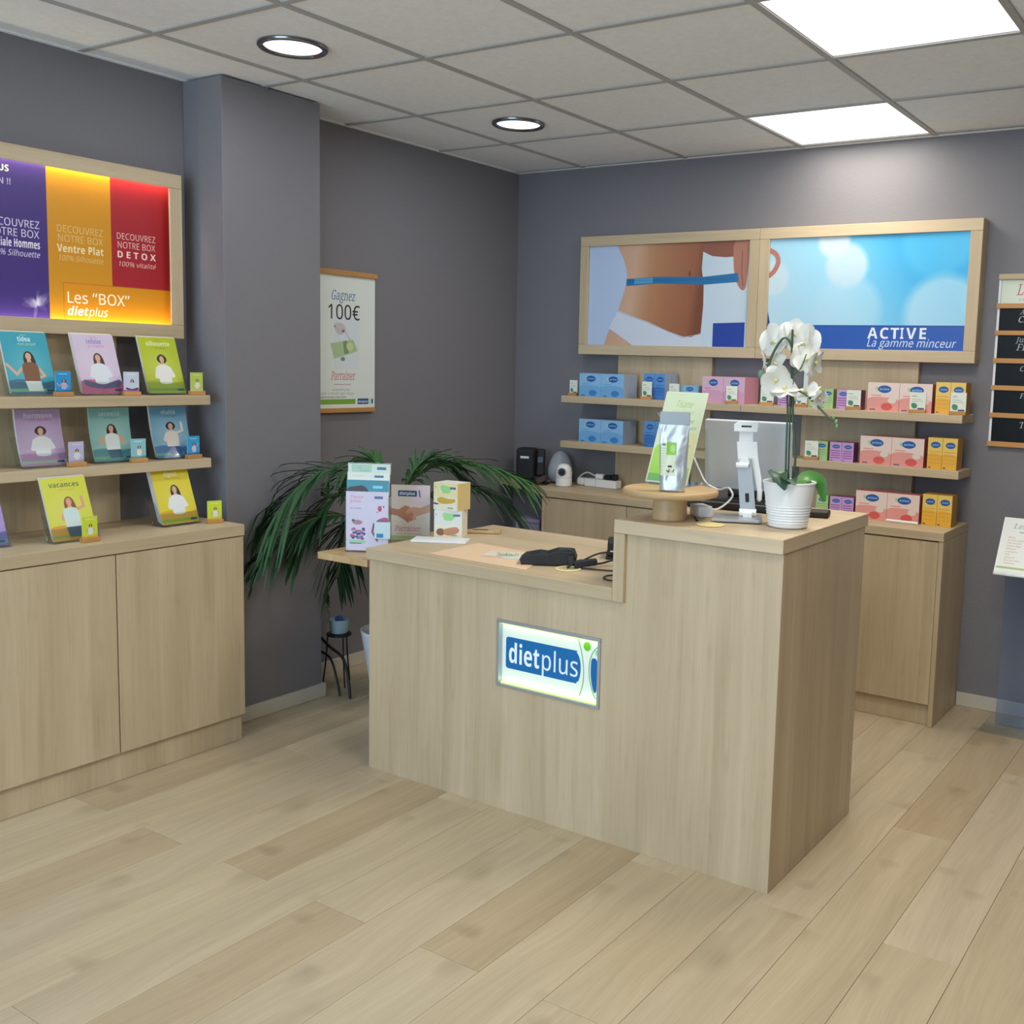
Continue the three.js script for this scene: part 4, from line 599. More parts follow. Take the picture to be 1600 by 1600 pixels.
{ // silver stand-up pouch
  const t = thing('foil_pouch', 'silver foil pouch with green label standing on the round stand', 'pouch', [2.106, RT, 1.972], 0.42);
  const N = 40, M = 36, hh = 0.225, pos = [], uv = [], idx = [];
  const pt = (a, v) => {      // a around, v up
    const y = v * hh, flat = Math.max(0, (v - 0.05) / 0.78), dep = v > 0.84 ? 0.0016 : 0.024 * Math.pow(1 - Math.min(1, flat), 0.75) + 0.0016, wid = 0.0365 + 0.005 * Math.min(1, v * 1.6) + (v > 0.86 ? 0.0015 : 0);
    const c = Math.cos(a), s = Math.sin(a), e = 0.75; let x = Math.sign(c) * Math.pow(Math.abs(c), e) * wid, z = Math.sign(s) * Math.pow(Math.abs(s), e) * dep;
    const wr = v > 0.84 ? 0 : (pn(a * 4 + 20, v * 9, 97, 97, 71) - 0.5) * 0.007 + (pn(a * 9 + 20, v * 22, 97, 97, 72) - 0.5) * 0.0028; z += Math.sign(s) * wr * Math.min(1, v * 6) * Math.abs(s);
    return [x, y + 0.0008, z];
  };
  for (let j = 0; j <= N; j++) for (let i = 0; i <= M; i++) { pos.push(...pt(i / M * Math.PI * 2, j / N)); uv.push(i / M, j / N); }
  for (let j = 0; j < N; j++) for (let i = 0; i < M; i++) { const a = j * (M + 1) + i, b = a + M + 1; idx.push(a, b, a + 1, b, b + 1, a + 1); }
  const k0 = pos.length / 3; pos.push(0, 0.0008, 0); uv.push(0, 0); for (let i = 0; i < M; i++) idx.push(k0, i, i + 1);
  const g = new THREE.BufferGeometry(); g.setAttribute('position', new THREE.Float32BufferAttribute(pos, 3)); g.setAttribute('uv', new THREE.Float32BufferAttribute(uv, 2)); g.setIndex(idx); g.computeVertexNormals();
  part('foil_body', g, std({ color: '#d3dde6', metalness: 0.75, roughness: 0.4, side: THREE.DoubleSide }), t);
  const lp = [], lu = [], li = [], A = 12; for (let j = 0; j <= 14; j++) for (let i = 0; i <= A; i++) { const v = 0.2 + 0.42 * j / 14, x = -0.036 + 0.044 * i / A; const wid = 0.0365 + 0.005 * Math.min(1, v * 1.6), a = Math.acos(Math.sign(x) * Math.pow(Math.min(1, Math.abs(x) / wid), 1 / 0.75)); const p = pt(a, v); lp.push(x, p[1], p[2] + 0.0012); lu.push(i / A, j / 14); }
  for (let j = 0; j < 14; j++) for (let i = 0; i < A; i++) { const a = j * (A + 1) + i, b = a + A + 1; li.push(a, a + 1, b + 1, a, b + 1, b); }
  const lg = new THREE.BufferGeometry(); lg.setAttribute('position', new THREE.Float32BufferAttribute(lp, 3)); lg.setAttribute('uv', new THREE.Float32BufferAttribute(lu, 2)); lg.setIndex(li); lg.computeVertexNormals();
  part('label_sticker', lg, std({ map: canvasTex(160, 320, (x, W, h) => { x.fillStyle = '#dbe6cc'; x.fillRect(0, 0, W, h); x.fillStyle = '#8fca4c'; x.fillRect(60, 0, 100, 120); ell(x, 125, 60, 26, 34, '#b2dc7c'); rr(x, 10, 16, 40, 14, 3, '#4c6a5c'); for (let i = 0; i < 8; i++) stroke(x, [[14, 60 + i * 24], [60, 60 + i * 24]], 5, '#b9c8a8'); rr(x, 80, 220, 42, 18, 2, '#3c3c40'); stroke(x, [[70, 268], [88, 286], [96, 258]], 9, '#2c2420'); stroke(x, [[132, 282], [146, 258]], 9, '#5a2c2c'); ell(x, 110, 280, 14, 10, '#d8b8b8'); }), roughness: 0.5, side: THREE.DoubleSide }), t);
  const flap = new THREE.BufferGeometry(); flap.setAttribute('position', new THREE.Float32BufferAttribute([-0.04, 0.218, 0.0004, -0.052, 0.226, 0.006, -0.04, 0.203, 0.0004], 3)); flap.setAttribute('uv', new THREE.Float32BufferAttribute([0, 0, 1, 0, 1, 1], 2)); flap.setIndex([0, 1, 2]); flap.computeVertexNormals(); part('torn_corner', flap, std({ color: '#b9b7ae', metalness: 0.5, roughness: 0.4, side: THREE.DoubleSide }), t);
  part('seal_band', span(-0.0425, 0.0425, 0.19, 0.2265, -0.003, 0.003, 0.001), std({ color: '#a2a7ab', metalness: 0.6, roughness: 0.45 }), t);
}
{ // back of the till screen
  const t = thing('till_screen', 'grey till screen seen from behind on the high counter', 'monitor', [2.145, CH, 1.56], 0.13);
  part('base', new RoundedBoxGeometry(0.36, 0.034, 0.2, 2, 0.008).translate(0, 0.0175, -0.04), black, t);
  part('housing', new RoundedBoxGeometry(0.284, 0.222, 0.02, 2, 0.005), std({ color: '#ccd3dd', roughness: 0.5 }), t, [0, 0.172, 0.0], [0.1, 0, 0]);
  part('screen_panel', span(-0.133, 0.133, -0.1, 0.1, -0.0005, 0.0005, 0), std({ color: '#0e1014', roughness: 0.15 }), t, [0, 0.171, -0.0108], [0.1, 0, 0]);
  part('hinge', new THREE.CylinderGeometry(0.012, 0.012, 0.12, 20).rotateZ(Math.PI / 2), softBlack, t, [0, 0.048, -0.006]); part('stripe', span(-0.15, 0.15, 0.022, 0.026, 0.0605, 0.0612, 0), std({ color: '#7a7c82', roughness: 0.4 }), t);
}
{ // tablet stand
  const t = thing('tablet_stand', 'white and silver tablet arm on a flat metal foot', 'tablet stand', [2.226, CH, 1.79], 0.42);
  const base = new THREE.Shape(); base.moveTo(-0.07, -0.07); base.lineTo(0.06, -0.07); base.quadraticCurveTo(0.072, -0.07, 0.072, -0.058); base.lineTo(0.072, 0.05); base.quadraticCurveTo(0.07, 0.062, 0.058, 0.062); base.lineTo(-0.058, 0.062); base.quadraticCurveTo(-0.07, 0.062, -0.07, 0.05); base.closePath();
  const bg = new THREE.ExtrudeGeometry(base, { depth: 0.006, bevelEnabled: true, bevelSize: 0.001, bevelThickness: 0.001, bevelSegments: 2 }); bg.rotateX(-Math.PI / 2); bg.translate(0, 0.0045, 0); part('foot', bg, silver, t);
  part('foot_pad', span(-0.066, 0.066, 0.0004, 0.0032, -0.058, 0.064, 0), black, t);
  const o = [0.03, -0.01]; part('hinge', new THREE.CylinderGeometry(0.012, 0.012, 0.05, 20).rotateZ(Math.PI / 2), glossWhite, t, [o[0], 0.022, o[1]]); part('hinge_bracket', new RoundedBoxGeometry(0.028, 0.016, 0.03, 2, 0.003), glossWhite, t, [o[0], 0.018, o[1] + 0.012]);
  const arm = new THREE.Shape([[-0.022, 0], [0.022, 0], [0.017, 0.15], [-0.025, 0.15]].map((p) => new THREE.Vector2(...p))); arm.holes.push(new THREE.Path([[-0.006, 0.022], [-0.006, 0.05], [0.006, 0.05], [0.006, 0.022]].map((p) => new THREE.Vector2(...p))));
  const ag = new THREE.ExtrudeGeometry(arm, { depth: 0.006, bevelEnabled: true, bevelSize: 0.001, bevelThickness: 0.001, bevelSegments: 1 }); part('lower_arm', ag, silver, t, [o[0], 0.03, o[1] - 0.003], [-0.1, 0, 0.09]); part('slot_lining', span(-0.0055, 0.0055, 0.024, 0.048, 0, 0.002, 0), black, t, [o[0] - 0.002, 0.031, o[1] - 0.004], [-0.1, 0, 0.09]);
  part('joint_knob', new THREE.CylinderGeometry(0.008, 0.008, 0.036, 20).rotateZ(Math.PI / 2), glossWhite, t, [o[0] - 0.022, 0.162, o[1] - 0.002]); part('joint_disc', new THREE.CylinderGeometry(0.015, 0.015, 0.02, 24).rotateX(Math.PI / 2), glossWhite, t, [o[0] - 0.016, 0.17, o[1] - 0.012]);
  const up2 = new THREE.Shape([[-0.04, 0.228], [0.017, 0.228], [0.022, 0.18], [0.034, 0.125], [0.036, 0.085], [0.026, 0.083], [0.012, 0.15], [-0.002, 0.172], [-0.034, 0.172]].map((p) => new THREE.Vector2(...p)));
  const ug = new THREE.ExtrudeGeometry(up2, { depth: 0.012, bevelEnabled: true, bevelSize: 0.0015, bevelThickness: 0.0015, bevelSegments: 2 }); part('upper_arm', ug, glossWhite, t, [o[0], 0, o[1] - 0.034]);
  part('extension', new RoundedBoxGeometry(0.042, 0.05, 0.009, 2, 0.002), white, t, [o[0] - 0.014, 0.245, o[1] - 0.028]);
  const cl = new THREE.Shape([[-0.035, 0], [0.03, 0], [0.033, 0.012], [0.033, 0.028], [-0.02, 0.028], [-0.036, 0.018]].map((p) => new THREE.Vector2(...p))); cl.holes.push(new THREE.Path([[-0.016, 0.01], [-0.016, 0.018], [0.016, 0.018], [0.016, 0.01]].map((p) => new THREE.Vector2(...p))));
  part('clamp', new THREE.ExtrudeGeometry(cl, { depth: 0.024, bevelEnabled: true, bevelSize: 0.0015, bevelThickness: 0.0015, bevelSegments: 2 }), glossWhite, t, [o[0] - 0.014, 0.262, o[1] - 0.034]); part('clamp_pad', span(-0.016, 0.016, 0.009, 0.019, 0.002, 0.008, 0), std({ color: '#55585e', roughness: 0.5 }), t, [o[0] - 0.014, 0.262, o[1] - 0.03]);
  part('lower_grip', new THREE.CapsuleGeometry(0.008, 0.026, 4, 12), glossWhite, t, [o[0] + 0.032, 0.074, o[1] - 0.028]);
}
solo('power_adapter', new RoundedBoxGeometry(0.045, 0.034, 0.07, 2, 0.004), glossWhite, 'white power adapter behind the foot of the round stand', 'adapter', [2.108, CH + 0.0173, 1.795], [0, 0.9, 0]);
{
  const t = thing('charging_cable', 'white charging cable looping beside the round stand', 'cable', [0, 0, 0]);
  part('cable', tube([[2.128, CH + 0.02, 1.768], [2.14, CH + 0.02, 1.75], [2.168, CH + 0.042, 1.74], [2.182, CH + 0.064, 1.735], [2.17, CH + 0.082, 1.73], [2.14, CH + 0.08, 1.7], [2.1, CH + 0.07, 1.67], [2.05, CH + 0.085, 1.655], [2.02, CH + 0.12, 1.645], [1.995, CH + 0.16, 1.64]], 0.003, 60), glossWhite, t);
}
{
  const t = thing('black_cable', 'thin black cables round the till screen and tablet foot', 'cable', [0, 0, 0]);
  part('cable', tube([[1.972, CH + 0.17, 1.6], [1.982, CH + 0.12, 1.635], [1.984, CH + 0.06, 1.65], [1.97, CH + 0.005, 1.66]], 0.003), black, t); part('cable', tube([[2.116, CH + 0.003, 1.848], [2.126, CH + 0.003, 1.862], [2.136, CH + 0.003, 1.88], [2.152, CH + 0.003, 1.9]], 0.0025), black, t);
}
solo('card_wallet', new RoundedBoxGeometry(0.095, 0.02, 0.07, 2, 0.006), std({ color: '#2a2522', roughness: 0.6 }), 'dark brown wallet behind the orchid pot on the high counter', 'wallet', [2.37, CH + 0.0104, 1.55], [0, 0.25, 0]);

// ------------------------------------------------------------------ potted orchid
{
  const t = thing('potted_orchid', 'white orchid in a ribbed white pot on the high counter', 'potted plant', [2.392, CH, 1.805]);
  const pr = [[0, 0.0005], [0.052, 0.0005], [0.056, 0.004]]; for (let i = 0; i <= 90; i++) { const v = i / 90, y = 0.006 + v * 0.118; let r = 0.0565 + 0.0165 * v; if ((v > 0.06 && v < 0.2) || (v > 0.24 && v < 0.5)) r += 0.0013 * Math.sin(v * 96); pr.push([r, y]); } pr.push([0.0758, 0.127], [0.0762, 0.131], [0.0735, 0.132], [0.071, 0.128], [0.069, 0.105], [0, 0.105]);
  part('pot', lathe(pr, 64), glossWhite, t); part('bark', lathe([[0, 0.116], [0.03, 0.117], [0.068, 0.11], [0.068, 0.107], [0, 0.107]], 32), std({ color: '#4a3a2c', roughness: 0.95 }), t);
  const leafM = std({ color: '#4a8a3c', roughness: 0.4, side: THREE.DoubleSide }), leafD = std({ color: '#3c5c48', roughness: 0.4, side: THREE.DoubleSide }), stemM = std({ color: '#3f5a3c', roughness: 0.5 }), stake = std({ color: '#3c4a38', roughness: 0.6 }), petalM = phys({ color: '#eef0ec', roughness: 0.65, transmission: 0.25, thickness: 0, side: THREE.DoubleSide }), lipM = std({ color: '#e6df8a', roughness: 0.6, side: THREE.DoubleSide });
  const strip = (curve, wid, up3, cup = 0.2, N = 14, th = 0.0014) => {    // a closed thin leaf along a curve
    const pos = [], idx = [], M = 6; const c = new THREE.CatmullRomCurve3(curve.map((p) => new THREE.Vector3(...p))), U = new THREE.Vector3(...up3);
    for (let s = 0; s < 2; s++) for (let j = 0; j <= N; j++) { const p = c.getPoint(j / N), d = c.getTangent(j / N), side = d.clone().cross(U).normalize(), nn = side.clone().cross(d).normalize(), w = wid * Math.pow(Math.sin(Math.PI * Math.min(0.985, 0.06 + 0.93 * j / N)), 0.6); for (let i = 0; i <= M; i++) { const q = i / M * 2 - 1; const v = p.clone().addScaledVector(side, q * w).addScaledVector(nn, cup * w * q * q + (s ? -th : 0) * (1 - q * q)); pos.push(v.x, v.y, v.z); } }
    const o = (N + 1) * (M + 1); for (let j = 0; j < N; j++) for (let i = 0; i < M; i++) { const a = j * (M + 1) + i, b = a + M + 1; idx.push(a, b, a + 1, b, b + 1, a + 1, o + a, o + a + 1, o + b, o + b, o + a + 1, o + b + 1); }
    const g = new THREE.BufferGeometry(); g.setAttribute('position', new THREE.Float32BufferAttribute(pos, 3)); g.setIndex(idx); g.computeVertexNormals(); return g;
  };
  part('leaf', strip([[-0.004, 0.116, -0.005], [-0.022, 0.152, 0.03], [-0.006, 0.148, 0.066], [0.026, 0.116, 0.094]], 0.028, [0, 1, 0.2], 0.35), leafD, t); part('leaf', strip([[0.0, 0.116, 0.01], [0.012, 0.14, 0.04], [0.03, 0.14, 0.07], [0.05, 0.132, 0.085]], 0.024, [0, 1, 0], 0.3), leafD, t);
  part('leaf', strip([[0.005, 0.116, -0.03], [0.028, 0.14, -0.06], [0.055, 0.128, -0.085], [0.072, 0.07, -0.092]], 0.021, [0.2, 0.6, 0.7], 0.25), leafM, t); part('leaf', strip([[-0.02, 0.115, -0.02], [-0.05, 0.15, -0.04], [-0.07, 0.14, -0.06]], 0.026, [0, 1, 0], 0.3), leafM, t);
  part('stake', new THREE.CylinderGeometry(0.003, 0.003, 0.445, 8).translate(0, 0.335, 0), stake, t, [0.0, 0, 0.004], [0, 0, 0.02]);
  part('stem', tube([[0.006, 0.112, 0.0], [0.014, 0.2, 0], [0.002, 0.3, 0], [-0.006, 0.42, 0], [-0.008, 0.5, 0], [-0.03, 0.535, 0.01], [-0.06, 0.49, 0.02], [-0.075, 0.42, 0.03]], 0.0037, 60), stemM, t);
  part('stem', tube([[-0.012, 0.112, 0.0], [-0.014, 0.22, 0.002], [-0.014, 0.32, 0.004], [-0.012, 0.39, 0.006], [0.03, 0.382, 0.006], [0.075, 0.345, 0.0], [0.108, 0.315, -0.005], [0.126, 0.306, -0.01]], 0.0031, 60), stemM, t);
  part('stem', tube([[-0.004, 0.43, 0], [0.018, 0.45, 0.004], [0.035, 0.49, 0.008]], 0.0018), stemM, t); for (const [x, y] of [[0.118, 0.318], [0.126, 0.306], [0.128, 0.294]]) part('bud', new THREE.SphereGeometry(0.006, 12, 10).scale(0.8, 1.2, 0.8), std({ color: '#7f9a6a', roughness: 0.5 }), t, [x, y, -0.008]);
  part('bud', new THREE.SphereGeometry(0.011, 14, 12).scale(0.9, 1.15, 0.9), std({ color: '#6c8a70', roughness: 0.5 }), t, [-0.09, 0.43, 0.03]);
  // flowers: three sepals, two broad petals, a lip
  const petal = (L, W, bend) => strip([[0, 0, 0], [0, L * 0.4, bend * L * 0.25], [0, L * 0.75, bend * L * 0.25], [0, L, -bend * L * 0.1]], W, [0, 0, 1], 0.18, 10, 0.0006);
  const P1 = petal(0.042, 0.033, 0.5), P2 = petal(0.043, 0.02, 0.4), P3 = petal(0.017, 0.009, 1.2);
  const flower = (x, y, z, ry, rx, rz, s) => {
    const f = new THREE.Group(); f.name = 'flower'; f.position.set(x, y, z); f.rotation.set(rx, ry, rz, 'YXZ'); f.scale.setScalar(s); t.add(f);
    for (const [g, a] of [[P1, 1.45], [P1, -1.45], [P2, 0], [P2, 2.5], [P2, -2.5]]) part('petal', g, petalM, f, [0, 0, g === P1 ? 0.002 : 0], [0, 0, a]);
    part('lip', P3, lipM, f, [0, 0.002, 0.004], [0.9, 0, Math.PI]); part('column', new THREE.SphereGeometry(0.005, 10, 8), lipM, f, [0, 0.003, 0.007]);
  };
  const PI = Math.PI;       // most of the flowers turn their backs to the room, stems in front of them
  flower(-0.076, 0.53, -0.01, PI - 0.2, 0.1, -0.3, 1.12); flower(-0.016, 0.55, -0.018, PI + 0.3, 0.35, 0.1, 1.0); flower(0.014, 0.528, -0.022, PI + 0.6, 0.0, 0.3, 1.15); flower(0.026, 0.482, -0.016, PI + 0.9, 0.2, 0.2, 1.1); flower(0.05, 0.466, -0.012, 1.5, 0.2, 0.1, 0.95);
  flower(-0.09, 0.47, 0.0, -1.2, 0.1, -0.2, 0.8); flower(-0.064, 0.47, -0.014, PI - 0.5, 0.1, 0.5, 0.75); flower(-0.044, 0.414, 0.03, 0.75, 0.1, 0.5, 1.05); flower(-0.018, 0.388, 0.024, 0.5, -1.0, 0.2, 0.95); flower(0.034, 0.388, -0.012, PI - 0.4, 0.9, -0.2, 0.95); flower(0.074, 0.368, -0.004, 1.3, 0.3, 0.8, 0.68);
  part('plant_label', span(-0.006, 0.006, 0, 0.085, -0.0005, 0.0005, 0), paper, t, [0.022, 0.385, -0.03], [0, 0.5, 0]);
}

// ------------------------------------------------------------------ devices in the back corner
{
  const y = BT;
  const sp = thing('black_speaker', 'tall black device with a white plate in the back corner', 'device', [0.17, y, 0.1], 0.3);
  part('body', new RoundedBoxGeometry(0.105, 0.172, 0.09, 3, 0.02).translate(0, 0.087, 0), softBlack, sp); part('plate', span(-0.024, 0.024, 0.118, 0.13, 0.0452, 0.0465, 0), white, sp); part('grille', span(-0.034, 0.034, 0.02, 0.1, 0.0452, 0.0462, 0), black, sp);
  const ph = thing('phone_handset', 'black cordless phone handset upright in its cradle', 'phone', [0.262, y, 0.105], 0.4);
  part('cradle', new RoundedBoxGeometry(0.062, 0.028, 0.07, 2, 0.008).translate(0, 0.0145, 0), black, ph); part('handset', new RoundedBoxGeometry(0.043, 0.145, 0.024, 3, 0.01), softBlack, ph, [0, 0.099, -0.008], [-0.12, 0, 0]); part('display', span(-0.014, 0.014, 0.1, 0.13, 0.0095, 0.0105, 0), std({ color: '#4c565c', roughness: 0.2 }), ph, [0, 0, 0]);
  const egg = thing('egg_lamp', 'grey egg shaped dome device behind the white camera', 'device', [0.37, y, 0.075]);
  part('dome', lathe([[0, 0.003], [0.05, 0.003], [0.062, 0.02], [0.067, 0.05], [0.064, 0.085], [0.052, 0.122], [0.034, 0.15], [0.015, 0.164], [0, 0.167]], 48), std({ color: '#aab2ba', roughness: 0.5 }), egg); part('base_ring', lathe([[0, 0.0005], [0.052, 0.0005], [0.052, 0.0028], [0, 0.0028]], 40), softBlack, egg);
  const tr = thing('dark_tray', 'low dark tray with a sloping brown edge before the phone', 'tray', [0.315, y, 0.215], 0.35);
  part('floor_plate', new RoundedBoxGeometry(0.13, 0.006, 0.085, 1, 0.002).translate(0, 0.0035, 0), softBlack, tr); part('raised_edge', new RoundedBoxGeometry(0.05, 0.03, 0.08, 2, 0.004), std({ color: '#4a3836', roughness: 0.6 }), tr, [0.035, 0.024, 0], [0, 0, 0.5]);
  const cm = thing('security_camera', 'small white rounded camera with a black lens on the back cabinet', 'camera', [0.485, y, 0.205], 0.35);
  part('body', lathe([[0, 0.0005], [0.037, 0.0005], [0.0415, 0.006], [0.042, 0.03], [0.0415, 0.075], [0.037, 0.098], [0.025, 0.112], [0.01, 0.1165], [0, 0.117]], 40), glossWhite, cm); part('lens_ring', new THREE.CylinderGeometry(0.0235, 0.0235, 0.012, 32).rotateX(Math.PI / 2), std({ color: '#d5d8da', roughness: 0.3 }), cm, [0, 0.077, 0.0372]); part('lens', new THREE.CylinderGeometry(0.0195, 0.0195, 0.008, 32).rotateX(Math.PI / 2), std({ color: '#08090b', roughness: 0.1 }), cm, [0, 0.077, 0.0415]); part('pupil', new THREE.SphereGeometry(0.009, 20, 12), std({ color: '#1b2230', roughness: 0.08 }), cm, [0, 0.077, 0.042]); part('seam', new THREE.TorusGeometry(0.042, 0.0007, 6, 40).rotateX(Math.PI / 2), std({ color: '#a4a8ac', roughness: 0.5 }), cm, [0, 0.046, 0]);
  const ps = thing('power_strip', 'white power strip with plugs beside the backing board', 'power strip', [0.64, y, 0.1], -0.05);
  part('body', new RoundedBoxGeometry(0.2, 0.042, 0.055, 2, 0.006).translate(0.015, 0.0215, 0), glossWhite, ps); part('end_plug', new RoundedBoxGeometry(0.05, 0.04, 0.05, 3, 0.014).translate(0, 0.021, 0), glossWhite, ps, [-0.114, 0, 0]); part('white_plug', new RoundedBoxGeometry(0.045, 0.025, 0.03, 2, 0.004), glossWhite, ps, [0.0, 0.056, 0]); part('black_plug', new RoundedBoxGeometry(0.04, 0.024, 0.03, 2, 0.006), black, ps, [0.05, 0.055, 0]); part('black_plug', new RoundedBoxGeometry(0.03, 0.03, 0.03, 2, 0.006), black, ps, [0.092, 0.058, 0]); part('groove', span(-0.01, -0.0085, 0.002, 0.042, 0.0274, 0.0282, 0), silver, ps); part('cord', tube([[-0.13, 0.02, 0.0], [-0.15, 0.03, -0.01], [-0.11, 0.065, -0.03], [-0.06, 0.05, -0.04]], 0.004), glossWhite, ps);
}
{
  const t = thing('lavender_box', 'lavender storage box standing on the floor beside the back cabinet', 'box', [0.328, 0, 0.24], 0.05);
  part('shell', new RoundedBoxGeometry(0.15, 0.61, 0.13, 1, 0.004).translate(0, 0.3055, 0), std({ color: '#9488a4', roughness: 0.7 }), t); part('lid', new RoundedBoxGeometry(0.154, 0.02, 0.134, 1, 0.003).translate(0, 0.6215, 0), std({ color: '#9c90ac', roughness: 0.7 }), t);
}

// ------------------------------------------------------------------ palm behind the counter
{
  const t = thing('potted_palm', 'large arching green palm in a white pot behind the counter', 'potted plant', [0.48, 0, 1.415]);
  const pr = [[0, 0.0005], [0.085, 0.0005], [0.09, 0.006], [0.136, 0.285], [0.139, 0.3], [0.131, 0.3], [0.124, 0.25], [0, 0.25]];
  part('pot', lathe(pr, 56), std({ color: '#dfe4ee', roughness: 0.35 }), t); part('soil', lathe([[0, 0.262], [0.124, 0.258], [0.123, 0.252], [0, 0.252]], 32), std({ color: '#2a221c', roughness: 1 }), t);
  const fm = [std({ color: '#2a5530', roughness: 0.5, side: THREE.DoubleSide }), std({ color: '#35692f', roughness: 0.5, side: THREE.DoubleSide }), std({ color: '#23472b', roughness: 0.5, side: THREE.DoubleSide })], sm = std({ color: '#55692f', roughness: 0.55 });
  const O = new THREE.Vector3(0.48, 0, 1.415), Y = new THREE.Vector3(0, 1, 0);
  function frond(pts, L, n, mat, lift = 0.08, from = 0.4) {
    const c = new THREE.CatmullRomCurve3(pts.map((p) => new THREE.Vector3(...p).sub(O))), pos = [], idx = [];
    part('frond_stem', new THREE.TubeGeometry(c, 30, 0.0042, 6), sm, t);
    for (let k = 0; k < n; k++) for (const s of [-1, 1]) {
      const u = from + (1 - from) * (k + 0.5 + s * 0.2) / n, p = c.getPoint(Math.min(1, u)), d = c.getTangent(Math.min(1, u)), side = d.clone().cross(Y).normalize().multiplyScalar(s);
      const q = (u - from) / (1 - from), len = L * (0.55 + 0.75 * Math.sin(Math.PI * (0.18 + 0.72 * q))) * (0.85 + rnd() * 0.3) * 0.8, w = 0.0062 + rnd() * 0.003, dir = d.clone().multiplyScalar(0.75 + 0.5 * q + rnd() * 0.2).addScaledVector(side, 0.85 - 0.35 * q + rnd() * 0.25).addScaledVector(Y, lift + rnd() * 0.3).normalize(), droop = 0.2 + rnd() * 0.65;
      const m = 7, base = pos.length / 3; let nrm = dir.clone().cross(Y).normalize();
      for (let j = 0; j <= m; j++) { const f = j / m, v = p.clone().addScaledVector(dir, len * f).addScaledVector(Y, -droop * len * f * f), ww = w * Math.pow(Math.sin(Math.PI * Math.min(0.97, 0.12 + 0.85 * f)), 0.7); for (const e of [-1, 0, 1]) { const vv = v.clone().addScaledVector(nrm, e * ww).addScaledVector(Y, e === 0 ? -0.003 : 0); vv.x = Math.max(vv.x, (vv.z + O.z > 1.56 ? 0.244 : 0.02) - O.x + 0.01 * f); pos.push(vv.x, vv.y, vv.z); } }
      for (let j = 0; j < m; j++) for (let e = 0; e < 2; e++) { const a = base + j * 3 + e, b = a + 3; idx.push(a, b, a + 1, b, b + 1, a + 1); }
    }
    const g = new THREE.BufferGeometry(); g.setAttribute('position', new THREE.Float32BufferAttribute(pos, 3)); g.setIndex(idx); g.computeVertexNormals(); part('frond', g, fm[mat], t);
  }
  const B = [0.48, 0.262, 1.415];
  frond([B, [0.47, 0.65, 1.44], [0.45, 0.93, 1.56], [0.4, 0.985, 1.72], [0.36, 0.9, 1.85], [0.335, 0.8, 1.92]], 0.24, 30, 0, 0.15);
  frond([B, [0.46, 0.55, 1.45], [0.43, 0.78, 1.6], [0.39, 0.8, 1.76], [0.345, 0.72, 1.9], [0.32, 0.66, 1.97]], 0.18, 24, 2);
  frond([B, [0.47, 0.6, 1.4], [0.46, 0.88, 1.34], [0.55, 0.985, 1.24], [0.7, 0.99, 1.12], [0.84, 0.94, 1.04]], 0.22, 30, 1, 0.15);
  frond([B, [0.44, 0.55, 1.42], [0.38, 0.76, 1.46], [0.3, 0.74, 1.5], [0.26, 0.62, 1.5], [0.23, 0.5, 1.5]], 0.19, 24, 2);
  frond([B, [0.49, 0.65, 1.4], [0.5, 0.9, 1.37], [0.52, 0.995, 1.3], [0.56, 0.99, 1.22], [0.6, 0.93, 1.16]], 0.17, 22, 0, 0.5);
  frond([B, [0.475, 0.62, 1.42], [0.44, 0.9, 1.42], [0.38, 1.0, 1.44], [0.3, 0.98, 1.46], [0.22, 0.9, 1.46]], 0.18, 24, 1, 0.4);
  frond([B, [0.5, 0.6, 1.4], [0.55, 0.84, 1.32], [0.66, 0.9, 1.2], [0.78, 0.84, 1.08], [0.84, 0.74, 1.02]], 0.18, 24, 2);
  frond([B, [0.46, 0.6, 1.44], [0.42, 0.84, 1.52], [0.38, 0.88, 1.62], [0.33, 0.78, 1.72], [0.3, 0.68, 1.78]], 0.18, 22, 0);
}
{
  const t = thing('plant_stand', 'thin black wire stand under the small pale blue cup', 'plant stand', [0.165, 0, 1.43]);
  part('ring', new THREE.TorusGeometry(0.05, 0.005, 8, 32).rotateX(Math.PI / 2), black, t, [0, 0.228, 0]); part('tray', new THREE.CylinderGeometry(0.049, 0.049, 0.004, 28), black, t, [0, 0.231, 0]); for (let i = 0; i < 3; i++) { const a = i * 2.094 + 0.4; part('leg', tube([[Math.cos(a) * 0.048, 0.228, Math.sin(a) * 0.048], [Math.cos(a) * 0.056, 0.12, Math.sin(a) * 0.056], [Math.cos(a) * 0.07, 0.004, Math.sin(a) * 0.07]], 0.0035), black, t); }
  const c = thing('small_cup', 'small pale blue cup standing low under the palm fronds', 'cup', [0.165, 0.2333, 1.43]);
  part('cup_body', lathe([[0, 0.0005], [0.034, 0.0005], [0.037, 0.004], [0.044, 0.062], [0.0415, 0.062], [0.035, 0.01], [0, 0.008]], 36), std({ color: '#a4c4d4', roughness: 0.35 }), c); part('blue_content', new RoundedBoxGeometry(0.03, 0.05, 0.02, 2, 0.005), std({ color: '#3c5c9c', roughness: 0.5 }), c, [0.004, 0.052, 0], [0.2, 0.4, 0.2]);
  const k = thing('floor_cable', 'black cables hanging along the wall behind the palm pot', 'cables', [0, 0, 0]);
  part('cable', tube([[0.02, 0.3, 1.5], [0.1, 0.24, 1.5], [0.2, 0.2, 1.52], [0.3, 0.16, 1.53], [0.35, 0.05, 1.545], [0.36, 0.006, 1.55]], 0.006, 40), black, k); part('cable', tube([[0.03, 0.2, 1.48], [0.12, 0.17, 1.51], [0.22, 0.15, 1.53], [0.28, 0.06, 1.545], [0.3, 0.006, 1.55]], 0.005, 40), black, k);
}

